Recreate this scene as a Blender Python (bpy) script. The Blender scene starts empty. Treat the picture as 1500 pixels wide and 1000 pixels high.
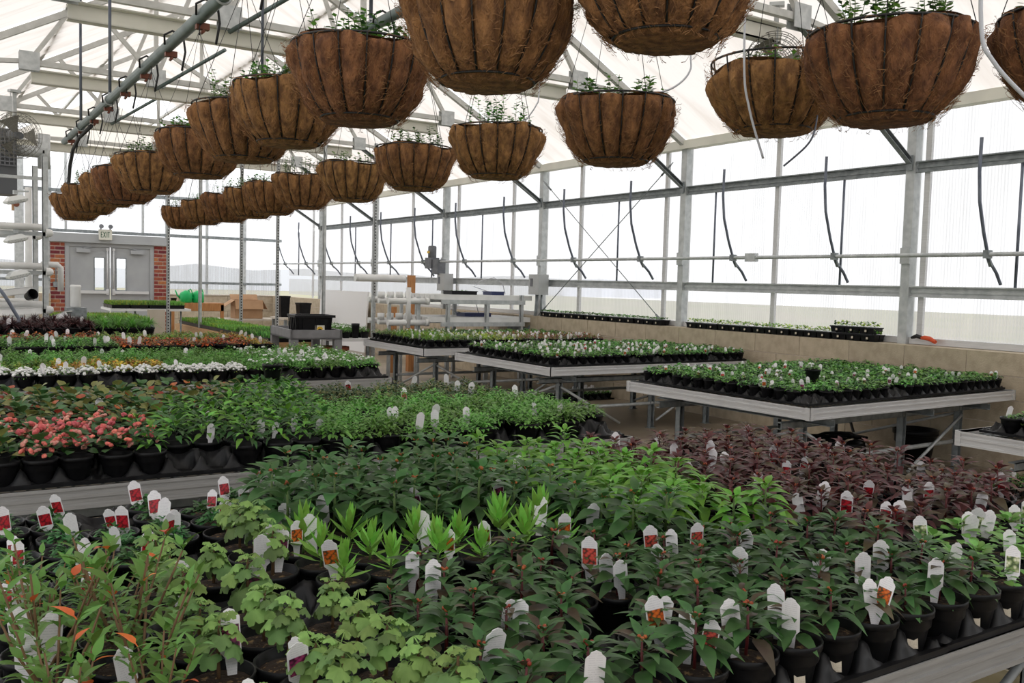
import bpy, math, random
from math import sin, cos, pi, radians as rad
from mathutils import Vector, Matrix, Euler
C = bpy.context.scene.collection
D = bpy.data
S = bpy.context.scene
rnd = random.Random(7)

# ------------------------------------------------------------------ camera, world, exposure
EYE = Vector((0, 0, 1.46))
PITCH, YAW, ROLL = .06297, .5738, .026476
Fv = Vector((sin(YAW)*cos(PITCH), cos(YAW)*cos(PITCH), -sin(PITCH)))
Rv = Vector((cos(YAW), -sin(YAW), 0)); Uv = Rv.cross(Fv)
R2 = cos(ROLL)*Rv + sin(ROLL)*Uv; U2 = R2.cross(Fv)
cd = D.cameras.new('camera'); cam = D.objects.new('camera', cd); C.objects.link(cam)
cd.sensor_fit = 'HORIZONTAL'; cd.sensor_width = 36; cd.lens = 1329.16/1500*36
cd.clip_start = .05; cd.clip_end = 500
cam.matrix_world = Matrix(((R2.x, U2.x, -Fv.x, EYE.x), (R2.y, U2.y, -Fv.y, EYE.y), (R2.z, U2.z, -Fv.z, EYE.z), (0, 0, 0, 1)))
S.camera = cam
w = D.worlds.new('overcast_sky'); S.world = w; w.use_nodes = True
bg = w.node_tree.nodes['Background']; bg.inputs[0].default_value = (.97, .98, 1.0, 1); bg.inputs[1].default_value = 1.25
S.view_settings.view_transform = 'Standard'; S.view_settings.look = 'None'
S.view_settings.exposure = 0.68; S.view_settings.gamma = 1; S.view_settings.use_curve_mapping = False

# ------------------------------------------------------------------ materials
def lin(c):
    return tuple((v/255/12.92 if v/255 <= .04045 else ((v/255+.055)/1.055)**2.4) for v in c)
MATS = {}
def mat(name, rgb, rough=.6, metal=0, rgb2=None, scale=20, detail=3, bump=0, bscale=None, objvar=0, spec=.5, trans=0, coat=0, stretch=None, lo=.35, hi=.65, sss=0):
    """Principled material: noise between two colours, fine bump, per-object brightness variation."""
    m = D.materials.new(name); m.use_nodes = True; nt = m.node_tree; N = nt.nodes; L = nt.links
    b = N['Principled BSDF']; b.inputs['Roughness'].default_value = rough; b.inputs['Metallic'].default_value = metal
    b.inputs['Specular IOR Level'].default_value = spec
    col = lin(rgb)+(1,)
    b.inputs['Base Color'].default_value = col
    tc = N.new('ShaderNodeTexCoord'); src = tc.outputs['Object']
    if stretch:
        mp = N.new('ShaderNodeMapping'); mp.inputs['Scale'].default_value = stretch; L.new(src, mp.inputs[0]); src = mp.outputs[0]
    last = None
    if rgb2:
        nz = N.new('ShaderNodeTexNoise'); nz.inputs['Scale'].default_value = scale; nz.inputs['Detail'].default_value = detail
        L.new(src, nz.inputs['Vector'])
        cr = N.new('ShaderNodeValToRGB'); cr.color_ramp.elements[0].position = lo; cr.color_ramp.elements[1].position = hi
        cr.color_ramp.elements[0].color = col; cr.color_ramp.elements[1].color = lin(rgb2)+(1,)
        L.new(nz.outputs['Fac'], cr.inputs[0]); last = cr.outputs[0]
    if objvar:
        oi = N.new('ShaderNodeObjectInfo'); hs = N.new('ShaderNodeHueSaturation')
        m1 = N.new('ShaderNodeMath'); m1.operation = 'MULTIPLY_ADD'; m1.inputs[1].default_value = objvar; m1.inputs[2].default_value = 1-objvar/2
        L.new(oi.outputs['Random'], m1.inputs[0]); L.new(m1.outputs[0], hs.inputs['Value'])
        m2 = N.new('ShaderNodeMath'); m2.operation = 'MULTIPLY_ADD'; m2.inputs[1].default_value = objvar*.06; m2.inputs[2].default_value = .5-objvar*.03
        L.new(oi.outputs['Random'], m2.inputs[0]); L.new(m2.outputs[0], hs.inputs['Hue'])
        if last: L.new(last, hs.inputs['Color'])
        else: hs.inputs['Color'].default_value = col
        last = hs.outputs[0]
    if last: L.new(last, b.inputs['Base Color'])
    if bump:
        n2 = N.new('ShaderNodeTexNoise'); n2.inputs['Scale'].default_value = bscale or scale*3; n2.inputs['Detail'].default_value = 4
        L.new(src, n2.inputs['Vector']); bp = N.new('ShaderNodeBump'); bp.inputs['Strength'].default_value = bump; bp.inputs['Distance'].default_value = .01
        L.new(n2.outputs['Fac'], bp.inputs['Height']); L.new(bp.outputs[0], b.inputs['Normal'])
    if trans:
        tr = N.new('ShaderNodeBsdfTranslucent'); mx = N.new('ShaderNodeMixShader'); mx.inputs[0].default_value = trans
        if last: L.new(last, tr.inputs[0])
        else: tr.inputs[0].default_value = col
        L.new(b.outputs[0], mx.inputs[1]); L.new(tr.outputs[0], mx.inputs[2]); L.new(mx.outputs[0], N['Material Output'].inputs[0])
    MATS[name] = m; return m

def leafmat(name, rgb, rgb2, rough=.45, scale=25, objvar=.5, up=1.18):
    rgb = tuple(min(250, c*up) for c in rgb); rgb2 = tuple(min(250, c*up) for c in rgb2)
    return mat(name, rgb, rough, rgb2=rgb2, scale=scale, detail=2, objvar=objvar, trans=.22, spec=.35)

galv = mat('galvanised_steel', (172, 176, 177), .45, .2, (196, 199, 199), 14, 4)
galvd = mat('dull_galvanised_steel', (116, 122, 124), .5, .25, (142, 148, 150), 18, 4)
alu = mat('mill_aluminium', (196, 196, 197), .45, .25, (210, 210, 210), 6, 3, stretch=(1, 1, 25))
greya = mat('darker_grey_aluminium', (150, 149, 147), .5, .2, (164, 163, 161), 6, 3, stretch=(1, 1, 25))  # darker grey variant of the aluminium, for the edges of the long benches
trussm = mat('weathered_truss_steel', (182, 182, 178), .55, .1, (198, 198, 194), 10, 3)
creamw = mat('cream_painted_steel', (226, 224, 212), .5, 0, (214, 212, 202), 3, 3)
pvc = mat('white_pvc', (228, 228, 226), .35, 0, (214, 214, 212), 5, 2)
greenpipe = mat('grey_green_pipe', (84, 100, 98), .45, .35, (108, 122, 120), 9, 3)
blackp = mat('black_plastic', (13, 13, 15), .38, 0, (22, 22, 24), 22, 4, spec=.22, objvar=.3)
trayp = mat('dusty_black_tray_plastic', (18, 18, 20), .42, 0, (40, 41, 43), 16, 5, lo=.5, hi=.8, spec=.3)
blackw = mat('black_coated_wire', (14, 16, 16), .5)
rubber = mat('black_rubber_hose', (20, 20, 22), .6)
copper = mat('brown_clamp_metal', (110, 62, 44), .5, .4)
bluebar = mat('blue_grey_steel', (92, 98, 112), .45, .4, (116, 122, 134), 8, 3)
whitetag = None
paintg = mat('grey_door_paint', (152, 154, 156), .5, 0, (160, 162, 163), 3, 2)
mortar = mat('mortar', (204, 192, 178), .9, 0, (188, 176, 164), 40, 4)
brickm = mat('red_brick', (150, 74, 54), .85, 0, (124, 58, 44), 18, 4, bump=.3, objvar=1.0)
blockm = mat('tan_split_block', (186, 172, 150), .9, 0, (170, 156, 134), 12, 5, bump=.35, bscale=70, objvar=.12)
floorm = mat('stained_concrete', (152, 139, 121), .38, 0, (122, 110, 94), 1.6, 8, bump=.06, bscale=60)
paverm = mat('tan_paver', (150, 136, 120), .8, 0, (134, 120, 106), 8, 4, objvar=.2)
soilm = mat('potting_soil', (48, 34, 24), .95, 0, (140, 112, 74), 110, 2, bump=.8, bscale=90, lo=.6, hi=.72)
coirm = mat('coconut_coir', (96, 63, 38), .95, 0, (156, 110, 68), 42, 9, bump=1.0, bscale=150, objvar=.35, stretch=(1, 1, .45))
fibrem = mat('coir_fibre_strand', (156, 114, 74), .9, 0, (104, 70, 42), 60, 2)
woodm = mat('new_pine_board', (196, 158, 112), .7, 0, (166, 126, 84), 7, 4, stretch=(1, 9, 9))
wood2 = mat('warm_timber_post', (196, 140, 88), .7, 0, (172, 116, 70), 6, 4, stretch=(8, 8, 1))
cardm = mat('corrugated_cardboard', (176, 140, 106), .85, 0, (164, 128, 96), 5, 3)
terram = mat('terracotta', (170, 92, 66), .8, 0, (150, 78, 56), 9, 4)
creamp = mat('cream_glazed_planter', (206, 192, 152), .5, 0, (190, 176, 138), 6, 3)
greenj = mat('green_plastic', (22, 190, 108), .4, 0, (16, 176, 96), 4, 2)
cartm = mat('grey_moulded_resin', (116, 116, 118), .55, 0, (128, 128, 130), 9, 3)
beige = mat('beige_board', (196, 186, 172), .7, 0, (186, 176, 160), 4, 3)
whitebd = mat('white_sheet_board', (226, 226, 226), .5)
blue = mat('blue_tray_plastic', (38, 48, 92), .4)
orangem = mat('orange_rubber_grip', (206, 78, 34), .5)
gboxm = mat('light_grey_enclosure', (176, 178, 178), .5, 0, (168, 170, 170), 6, 2)
motorm = mat('motor_grey', (96, 98, 102), .5, .3, (112, 114, 118), 12, 2)
lampm = mat('lamp_reflector_glass', (214, 216, 214), .25, .1)
fanm = mat('fan_guard_wire', (120, 118, 110), .5, .4)
darkg = mat('dark_heater_grey', (82, 84, 88), .6)
exitw = mat('exit_sign_housing', (206, 204, 192), .5)
exitg = mat('exit_sign_green', (24, 84, 60), .5)
yellow = mat('yellow_plastic', (224, 180, 40), .5)

def tagmat():
    m = D.materials.new('printed_white_tag'); m.use_nodes = True; N = m.node_tree.nodes; L = m.node_tree.links
    b = N['Principled BSDF']; b.inputs['Roughness'].default_value = .5
    tc = N.new('ShaderNodeTexCoord'); sp = N.new('ShaderNodeSeparateXYZ'); L.new(tc.outputs['Object'], sp.inputs[0])
    wv = N.new('ShaderNodeMath'); wv.operation = 'MULTIPLY'; wv.inputs[1].default_value = 1500; L.new(sp.outputs['Z'], wv.inputs[0])
    sn = N.new('ShaderNodeMath'); sn.operation = 'SINE'; L.new(wv.outputs[0], sn.inputs[0])
    gt = N.new('ShaderNodeMath'); gt.operation = 'GREATER_THAN'; gt.inputs[1].default_value = .45; L.new(sn.outputs[0], gt.inputs[0])
    nz = N.new('ShaderNodeTexNoise'); nz.inputs['Scale'].default_value = 420; L.new(tc.outputs['Object'], nz.inputs['Vector'])
    g2 = N.new('ShaderNodeMath'); g2.operation = 'GREATER_THAN'; g2.inputs[1].default_value = .45; L.new(nz.outputs['Fac'], g2.inputs[0])
    ax = N.new('ShaderNodeMath'); ax.operation = 'ABSOLUTE'; L.new(sp.outputs['X'], ax.inputs[0])
    lt = N.new('ShaderNodeMath'); lt.operation = 'LESS_THAN'; lt.inputs[1].default_value = .0115; L.new(ax.outputs[0], lt.inputs[0])
    p1 = N.new('ShaderNodeMath'); p1.operation = 'MULTIPLY'; L.new(gt.outputs[0], p1.inputs[0]); L.new(g2.outputs[0], p1.inputs[1])
    p2 = N.new('ShaderNodeMath'); p2.operation = 'MULTIPLY'; L.new(p1.outputs[0], p2.inputs[0]); L.new(lt.outputs[0], p2.inputs[1])
    mx = N.new('ShaderNodeMix'); mx.data_type = 'RGBA'; mx.inputs['A'].default_value = lin((238, 235, 237))+(1,); mx.inputs['B'].default_value = lin((222, 219, 222))+(1,)
    L.new(p2.outputs[0], mx.inputs['Factor']); L.new(mx.outputs['Result'], b.inputs['Base Color'])
    return m
whitetag = tagmat()
def picmat(name, a, b2, dark, sc=150):
    m = D.materials.new(name); m.use_nodes = True; N = m.node_tree.nodes; L = m.node_tree.links
    b = N['Principled BSDF']; b.inputs['Roughness'].default_value = .35
    tc = N.new('ShaderNodeTexCoord'); v = N.new('ShaderNodeTexVoronoi'); v.inputs['Scale'].default_value = sc
    L.new(tc.outputs['Object'], v.inputs['Vector']); cr = N.new('ShaderNodeValToRGB'); e = cr.color_ramp.elements
    e[0].position = .25; e[0].color = lin(a)+(1,); e[1].position = .75; e[1].color = lin(dark)+(1,)
    k = e.new(.5); k.color = lin(b2)+(1,)
    L.new(v.outputs['Distance'], cr.inputs[0]); L.new(cr.outputs[0], b.inputs['Base Color']); return m
pic_red = picmat('red_flower_print', (196, 34, 48), (170, 30, 44), (104, 24, 30))
pic_pur = picmat('magenta_flower_print', (176, 70, 120), (140, 40, 92), (64, 24, 48))
pic_org = picmat('orange_flower_print', (226, 120, 44), (204, 92, 40), (70, 66, 40))
pic_wht = picmat('white_flower_print', (224, 222, 196), (150, 164, 110), (74, 92, 56), 110)
pic_coral = picmat('coral_flower_print', (226, 100, 84), (210, 78, 70), (90, 60, 50))

def panelmat(name, transp, tint, scale_rib, axis):
    """Ribbed twin-wall polycarbonate: part clear, part scattering, ribs run vertically."""
    m = D.materials.new(name); m.use_nodes = True; N = m.node_tree.nodes; L = m.node_tree.links
    N.remove(N['Principled BSDF']); out = N['Material Output']
    tp = N.new('ShaderNodeBsdfTransparent'); tl = N.new('ShaderNodeBsdfTranslucent'); df = N.new('ShaderNodeBsdfGlossy'); df.inputs['Roughness'].default_value = .35
    df.inputs[0].default_value = (.8, .8, .8, 1)
    tc = N.new('ShaderNodeTexCoord'); sp = N.new('ShaderNodeSeparateXYZ'); L.new(tc.outputs['Object'], sp.inputs[0])
    ml = N.new('ShaderNodeMath'); ml.operation = 'MULTIPLY'; ml.inputs[1].default_value = scale_rib; L.new(sp.outputs[axis], ml.inputs[0])
    sn = N.new('ShaderNodeMath'); sn.operation = 'SINE'; L.new(ml.outputs[0], sn.inputs[0])
    nz = N.new('ShaderNodeTexNoise'); nz.inputs['Scale'].default_value = 3; mp = N.new('ShaderNodeMapping')
    mp.inputs['Scale'].default_value = (3, 3, .35); L.new(tc.outputs['Object'], mp.inputs[0]); L.new(mp.outputs[0], nz.inputs['Vector'])
    ad = N.new('ShaderNodeMath'); ad.operation = 'MULTIPLY_ADD'; ad.inputs[1].default_value = .10; ad.inputs[2].default_value = transp-.1
    L.new(sn.outputs[0], ad.inputs[0])
    a2 = N.new('ShaderNodeMath'); a2.operation = 'MULTIPLY_ADD'; a2.inputs[1].default_value = .25; L.new(nz.outputs['Fac'], a2.inputs[0]); L.new(ad.outputs[0], a2.inputs[2])
    rb = N.new('ShaderNodeMath'); rb.operation = 'MULTIPLY_ADD'; rb.inputs[1].default_value = .055; rb.inputs[2].default_value = .69; L.new(sn.outputs[0], rb.inputs[0])
    sk = N.new('ShaderNodeMath'); sk.operation = 'MULTIPLY_ADD'; sk.inputs[1].default_value = .22; L.new(nz.outputs['Fac'], sk.inputs[0])
    sb = N.new('ShaderNodeMath'); sb.operation = 'SUBTRACT'; sb.inputs[1].default_value = .11; L.new(rb.outputs[0], sb.inputs[0]); L.new(sb.outputs[0], sk.inputs[2])
    tn = N.new('ShaderNodeMix'); tn.data_type = 'RGBA'; tn.inputs['A'].default_value = (0, 0, 0, 1); tn.inputs['B'].default_value = lin(tint)+(1,)
    L.new(sk.outputs[0], tn.inputs['Factor']); L.new(tn.outputs['Result'], tp.inputs[0]); L.new(tn.outputs['Result'], tl.inputs[0])
    mx = N.new('ShaderNodeMixShader'); L.new(a2.outputs[0], mx.inputs[0]); L.new(tl.outputs[0], mx.inputs[1]); L.new(tp.outputs[0], mx.inputs[2])
    m2 = N.new('ShaderNodeMixShader'); m2.inputs[0].default_value = .05; L.new(mx.outputs[0], m2.inputs[1]); L.new(df.outputs[0], m2.inputs[2])
    L.new(m2.outputs[0], out.inputs[0]); return m
polyc = panelmat('ribbed_polycarbonate', .52, (250, 250, 252), 2*pi/.03, 'Y')
polye = panelmat('clear_end_glazing', .72, (252, 252, 254), 2*pi/.03, 'X')
def membmat():
    m = D.materials.new('white_roof_curtain'); m.use_nodes = True; N = m.node_tree.nodes; L = m.node_tree.links
    N.remove(N['Principled BSDF']); out = N['Material Output']
    tl = N.new('ShaderNodeBsdfTranslucent'); df = N.new('ShaderNodeBsdfDiffuse'); mx = N.new('ShaderNodeMixShader'); mx.inputs[0].default_value = .6
    tc = N.new('ShaderNodeTexCoord'); nz = N.new('ShaderNodeTexNoise'); nz.inputs['Scale'].default_value = .8; nz.inputs['Detail'].default_value = 5
    mp0 = N.new('ShaderNodeMapping'); mp0.inputs['Scale'].default_value = (1.2, 6, 1.2); L.new(tc.outputs['Object'], mp0.inputs[0]); L.new(mp0.outputs[0], nz.inputs['Vector'])
    for sh, c1, c2 in ((tl, (238, 232, 226), (222, 212, 203)), (df, (236, 230, 224), (218, 208, 199))):
        cr = N.new('ShaderNodeValToRGB'); cr.color_ramp.elements[0].color = lin(c1)+(1,); cr.color_ramp.elements[1].color = lin(c2)+(1,)
        cr.color_ramp.elements[0].position = .45; cr.color_ramp.elements[1].position = .75
        L.new(nz.outputs['Fac'], cr.inputs[0]); L.new(cr.outputs[0], sh.inputs[0])
    mp = N.new('ShaderNodeMapping'); mp.inputs['Scale'].default_value = (.5, 9, .5); L.new(tc.outputs['Object'], mp.inputs[0])
    n2 = N.new('ShaderNodeTexNoise'); n2.inputs['Scale'].default_value = 1; n2.inputs['Detail'].default_value = 3; L.new(mp.outputs[0], n2.inputs['Vector'])
    bp = N.new('ShaderNodeBump'); bp.inputs['Strength'].default_value = .35; bp.inputs['Distance'].default_value = .06; L.new(n2.outputs['Fac'], bp.inputs['Height'])
    L.new(bp.outputs[0], tl.inputs['Normal']); L.new(bp.outputs[0], df.inputs['Normal'])
    L.new(df.outputs[0], mx.inputs[1]); L.new(tl.outputs[0], mx.inputs[2]); L.new(mx.outputs[0], out.inputs[0]); return m
membm = membmat()
glassm = D.materials.new('clear_pane'); glassm.use_nodes = True
_n = glassm.node_tree.nodes; _n.remove(_n['Principled BSDF']); _t = _n.new('ShaderNodeBsdfTransparent'); _g = _n.new('ShaderNodeBsdfGlossy'); _m = _n.new('ShaderNodeMixShader')
_g.inputs['Roughness'].default_value = .05; _m.inputs[0].default_value = .06
glassm.node_tree.links.new(_t.outputs[0], _m.inputs[1]); glassm.node_tree.links.new(_g.outputs[0], _m.inputs[2]); glassm.node_tree.links.new(_m.outputs[0], _n['Material Output'].inputs[0])

# ------------------------------------------------------------------ mesh helpers
class MB:
    def __init__(s): s.v = []; s.f = []; s.m = []; s.sm = []
    def add(s, vs, fs, mi=0, smooth=False):
        o = len(s.v); s.v += [tuple(v) for v in vs]
        for f in fs: s.f.append(tuple(i+o for i in f)); s.m.append(mi); s.sm.append(smooth)
        return s
    def box(s, x0, x1, y0, y1, z0, z1, mi=0):
        v = [(x, y, z) for z in (z0, z1) for y in (y0, y1) for x in (x0, x1)]
        return s.add(v, [(0, 2, 3, 1), (4, 5, 7, 6), (0, 1, 5, 4), (2, 6, 7, 3), (0, 4, 6, 2), (1, 3, 7, 5)], mi)
    def beam(s, p, q, a, b=None, mi=0, up=None):
        """oriented rectangular bar from p to q, a wide, b high"""
        b = a if b is None else b
        p = Vector(p); q = Vector(q); d = (q-p).normalized()
        u = Vector(up) if up else (Vector((0, 0, 1)) if abs(d.z) < .95 else Vector((0, 1, 0)))
        sx = d.cross(u).normalized(); sy = sx.cross(d).normalized()
        v = []
        for c in (p, q):
            for i, j in ((-1, -1), (1, -1), (1, 1), (-1, 1)): v.append(c+sx*(a/2*i)+sy*(b/2*j))
        return s.add(v, [(3, 2, 1, 0), (4, 5, 6, 7), (0, 1, 5, 4), (1, 2, 6, 5), (2, 3, 7, 6), (3, 0, 4, 7)], mi)
    def channel(s, p, q, a, b, t, mi=0, up=None):
        """C-section: web and two flanges"""
        p = Vector(p); q = Vector(q); d = (q-p).normalized()
        u = Vector(up) if up else Vector((0, 0, 1)); sx = d.cross(u).normalized(); sy = sx.cross(d).normalized()
        s.beam(p+sx*(a/2-t/2), q+sx*(a/2-t/2), t, b, mi, up)
        for k in (-1, 1): s.beam(p+sy*k*(b/2-t/2), q+sy*k*(b/2-t/2), a, t, mi, up)
        return s
    def tube(s, pts, r, n=6, mi=0, cap=True):
        pts = [Vector(p) for p in pts]; rs = r if isinstance(r, (list, tuple)) else [r]*len(pts)
        v = []; pu = None
        for i, p in enumerate(pts):
            d = (pts[min(i+1, len(pts)-1)]-pts[max(i-1, 0)]).normalized()
            if pu is None: pu = d.orthogonal().normalized()
            else: pu = (pu-d*pu.dot(d)).normalized()
            w_ = d.cross(pu)
            v += [p+(pu*cos(2*pi*k/n)+w_*sin(2*pi*k/n))*rs[i] for k in range(n)]
        f = [(i*n+k, i*n+(k+1) % n, (i+1)*n+(k+1) % n, (i+1)*n+k) for i in range(len(pts)-1) for k in range(n)]
        s.add(v, f, mi, True)
        if cap:
            o = len(s.v)-len(v)
            s.f.append(tuple(o+k for k in range(n))[::-1]); s.m.append(mi); s.sm.append(False)
            s.f.append(tuple(o+(len(pts)-1)*n+k for k in range(n))); s.m.append(mi); s.sm.append(False)
        return s
    def ring(s, c, R, r, n=32, k=6, mi=0, ax=2, ph=0):
        v = []
        for i in range(n):
            a = 2*pi*i/n+ph
            for j in range(k):
                b = 2*pi*j/k; rr = R+r*cos(b); p = [rr*cos(a), rr*sin(a), r*sin(b)]
                if ax == 1: p = [p[0], p[2], p[1]]
                if ax == 0: p = [p[2], p[0], p[1]]
                v.append((c[0]+p[0], c[1]+p[1], c[2]+p[2]))
        return s.add(v, [(i*k+j, ((i+1) % n)*k+j, ((i+1) % n)*k+(j+1) % k, i*k+(j+1) % k) for i in range(n) for j in range(k)], mi, True)
    def lathe(s, prof, n=24, mi=0, c=(0, 0, 0), smooth=True, cap0=False, cap1=False, sx=1, sy=1):
        v = [(c[0]+r*cos(2*pi*k/n)*sx, c[1]+r*sin(2*pi*k/n)*sy, c[2]+z) for r, z in prof for k in range(n)]
        f = [(i*n+k, i*n+(k+1) % n, (i+1)*n+(k+1) % n, (i+1)*n+k) for i in range(len(prof)-1) for k in range(n)]
        s.add(v, f, mi, smooth); o = len(s.v)-len(v)
        if cap0: s.f.append(tuple(o+k for k in range(n))[::-1]); s.m.append(mi); s.sm.append(False)
        if cap1: s.f.append(tuple(o+(len(prof)-1)*n+k for k in range(n))); s.m.append(mi); s.sm.append(False)
        return s
    def blob(s, c, r, mi=0, sq=(1, 1, 1)):
        t = (1+5**.5)/2; V_ = [(-1, t, 0), (1, t, 0), (-1, -t, 0), (1, -t, 0), (0, -1, t), (0, 1, t), (0, -1, -t), (0, 1, -t), (t, 0, -1), (t, 0, 1), (-t, 0, -1), (-t, 0, 1)]
        F_ = [(0, 11, 5), (0, 5, 1), (0, 1, 7), (0, 7, 10), (0, 10, 11), (1, 5, 9), (5, 11, 4), (11, 10, 2), (10, 7, 6), (7, 1, 8), (3, 9, 4), (3, 4, 2), (3, 2, 6), (3, 6, 8), (3, 8, 9), (4, 9, 5), (2, 4, 11), (6, 2, 10), (8, 6, 7), (9, 8, 1)]
        return s.add([(c[0]+a*r/1.9*sq[0], c[1]+b*r/1.9*sq[1], c[2]+d*r/1.9*sq[2]) for a, b, d in V_], F_, mi, True)
    def mesh(s, name, mats):
        me = D.meshes.new(name); me.from_pydata(s.v, [], s.f)
        for m in (mats if isinstance(mats, (list, tuple)) else [mats]): me.materials.append(m)
        me.polygons.foreach_set('material_index', s.m); me.polygons.foreach_set('use_smooth', s.sm); me.update(); return me

def ob(name, me, parent=None, loc=None, rot=None, scale=None, kind=None, label=None, cat=None, group=None):
    o = D.objects.new(name, me); C.objects.link(o)
    if parent is not None: o.parent = parent
    if loc is not None: o.location = loc
    if rot is not None: o.rotation_euler = rot
    if scale is not None: o.scale = scale if hasattr(scale, '__len__') else (scale,)*3
    if kind: o['kind'] = kind
    if label: o['label'] = label
    if cat: o['category'] = cat
    if group: o['group'] = group
    return o
def part(name, mb, m, parent, **k): return ob(name, mb.mesh(name, m), parent, **k)
def thing(name, label, cat, loc=(0, 0, 0), rz=0, group=None, scale=None):
    return ob(name, None, None, loc, (0, 0, rz), scale, None, label, cat, group)
def struct(name, parent=None): return ob(name, None, parent, kind='structure')
ORD = 'zeroth first second third fourth fifth sixth seventh eighth ninth tenth eleventh twelfth thirteenth fourteenth fifteenth sixteenth seventeenth eighteenth nineteenth twentieth'.split()
def ordn(n):
    if n <= 20: return ORD[n]
    t = {2: 'twenty', 3: 'thirty', 4: 'forty'}
    return {20: 'twentieth', 30: 'thirtieth', 40: 'fortieth'}.get(n) or t[n//10]+'-'+ORD[n % 10]

# ------------------------------------------------------------------ setting
WX = 7.86; Y0 = 5.218; BAY = 3.05; YE = 23.5; XL = -.76; RX = 3.55; RZ = 5.62; EZ = 3.25
PY = [Y0+BAY*k for k in range(-3, 6)]      # column lines (the last bay ends at the end wall)
fl = struct('floor')
nsl = 0
for i in range(4):                     # concrete slabs with recessed joints
    for j in range(9):
        x0 = XL+i*2.155; y0 = -2.5+j*2.9
        m = MB().box(x0+.004, x0+2.151, y0+.004, y0+2.896, -.12, 0)
        part('concrete_slab', m, floorm, fl, kind='structure')
part('slab_joint', MB().box(XL-.1, WX+.1, -2.6, YE+.1, -.16, -.008), mortar, fl, kind='structure')
ob('ground_outside', MB().box(-60, 120, -30, 200, -1.4, -.9).mesh('g', mat('outside_meadow', (150, 152, 118), .95, rgb2=(168, 158, 140), scale=.15)), kind='structure')
hm = MB()
hr = random.Random(3)
def ridge(pts, base, depth, mi=0):
    for (x0, y0, h0), (x1, y1, h1) in zip(pts, pts[1:]):
        hm.add([(x0, y0, base), (x1, y1, base), (x1, y1, h1), (x0, y0, h0), (x0*1.08, y0*1.08, base), (x1*1.08, y1*1.08, base)], [(0, 1, 2, 3), (3, 2, 5, 4)], mi)
pts = [(-60+i*10, 165, 2.0+1.6*hr.random()) for i in range(22)]
ridge(pts, -1, 8)
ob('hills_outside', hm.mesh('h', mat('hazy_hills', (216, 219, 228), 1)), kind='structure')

# ---- wall on the window side: posts, girts, block base, glazing
wr = struct('wall_right')
for Y in PY:
    m = MB(); m.box(WX-.09, WX+.02, Y-.045, Y+.045, 0, EZ)
    p = part('steel_post', m, galv, wr, kind='structure')
    part('base_plate', MB().box(WX-.12, WX+.02, Y-.09, Y+.09, .955, .967), galv, p, kind='structure')
    part('bearing_plate', MB().box(WX-.11, WX-.094, Y-.05, Y+.05, 1.75, 1.9), galv, p, kind='structure')
for a, b in zip(PY, PY[1:]):
    for z, t in ((2.65, .1), (1.49, .1)):
        m = MB(); m.box(WX-.05, WX-.038, a+.05, b-.05, z-.05, z+.05); m.box(WX-.085, WX-.04, a+.05, b-.05, z+.04, z+.052); m.box(WX-.075, WX-.04, a+.05, b-.05, z-.052, z-.04)
        m.box(WX-.06, WX-.04, a+.05, b-.05, z-.012, z+.012)
        part('girt', m, galvd if z > 2 else galv, wr, kind='structure')
    part('eave_beam', MB().box(WX-.14, WX-.02, a, b, EZ-.1, EZ), creamw, wr, kind='structure')
    part('sill_rail', MB().box(WX-.05, WX+.02, a+.05, b-.05, 1.0, 1.06), alu, wr, kind='structure')
for k, Y in enumerate(PY):
    m = MB().channel((WX-.1, Y, 2.70), (6.16, Y, 3.68), .05, .05, .006); m.box(WX-.115, WX-.1, Y-.03, Y+.03, 2.62, 2.76)
    part('knee_brace', m, galvd, wr, kind='structure')
for k, a in enumerate(PY[:-1]):        # crossed bracing cables, as seen in the bay between the second and third posts
    if k == 4:
        b = a+BAY
        for q in (((7.72, a+.15, .98), (7.72, b-.12, 3.0)), ((7.70, b-.1, 1.0), (7.70, a+.12, 3.0))):
            part('bracing_cable', MB().tube(q, .006, 5), galvd, wr, kind='structure')
            d = (Vector(q[1])-Vector(q[0])).normalized()
            for e, s_ in ((q[0], 1), (q[1], -1)):
                part('turnbuckle', MB().tube([Vector(e)+d*.05*s_, Vector(e)+d*.25*s_], .013, 6), galvd, wr, kind='structure')
# block base: courses of split block
bl = .6; by = PY[0]
me_blk = None
for c in range(5):
    z0 = c*.2; y = PY[0]-(.3 if c % 2 else 0)
    while y < YE:
        y1 = min(y+bl, YE)
        if abs(y1-y-bl) < 1e-6:
            if me_blk is None:
                me_blk = MB().box(0, .28, .004, bl-.004, .004, .196).mesh('concrete_block', blockm)
            ob('concrete_block', me_blk, wr, (WX-.26, y, z0), kind='structure')
        elif y1-y > .02:
            part('concrete_block', MB().box(WX-.26, WX+.02, y+.004, y1-.004, z0+.004, z0+.196), blockm, wr, kind='structure')
        y += bl
part('block_mortar', MB().box(WX-.254, WX+.02, PY[0], YE, 0, .995), mortar, wr, kind='structure')
# windows of ribbed panels between aluminium mullions
MUL = [5.08-1.775*k for k in range(6, 0, -1)]+[5.08+1.775*k for k in range(11)]
for k, (a, b) in enumerate(zip(MUL, MUL[1:])):
    b = min(b, YE); wn = struct('window_%d' % (k+1))
    for z0, z1 in ((1.06, 1.45), (1.53, 2.62), (2.69, 3.17)):
        m = MB(); m.add([(WX+.005, a, z0), (WX+.005, b, z0), (WX+.005, b, z1), (WX+.005, a, z1)], [(0, 1, 2, 3)])
        part('pane', m, polyc, wn, kind='structure')
    part('mullion', MB().box(WX-.03, WX+.004, a-.028, a+.028, 1.0, 3.2), alu, wn, kind='structure')
    part('sash_rod', MB().tube([(WX-.06, (a+b)/2, 1.54), (WX-.06, (a+b)/2, 2.6)], .013, 6), bluebar, wn, kind='structure')

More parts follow.
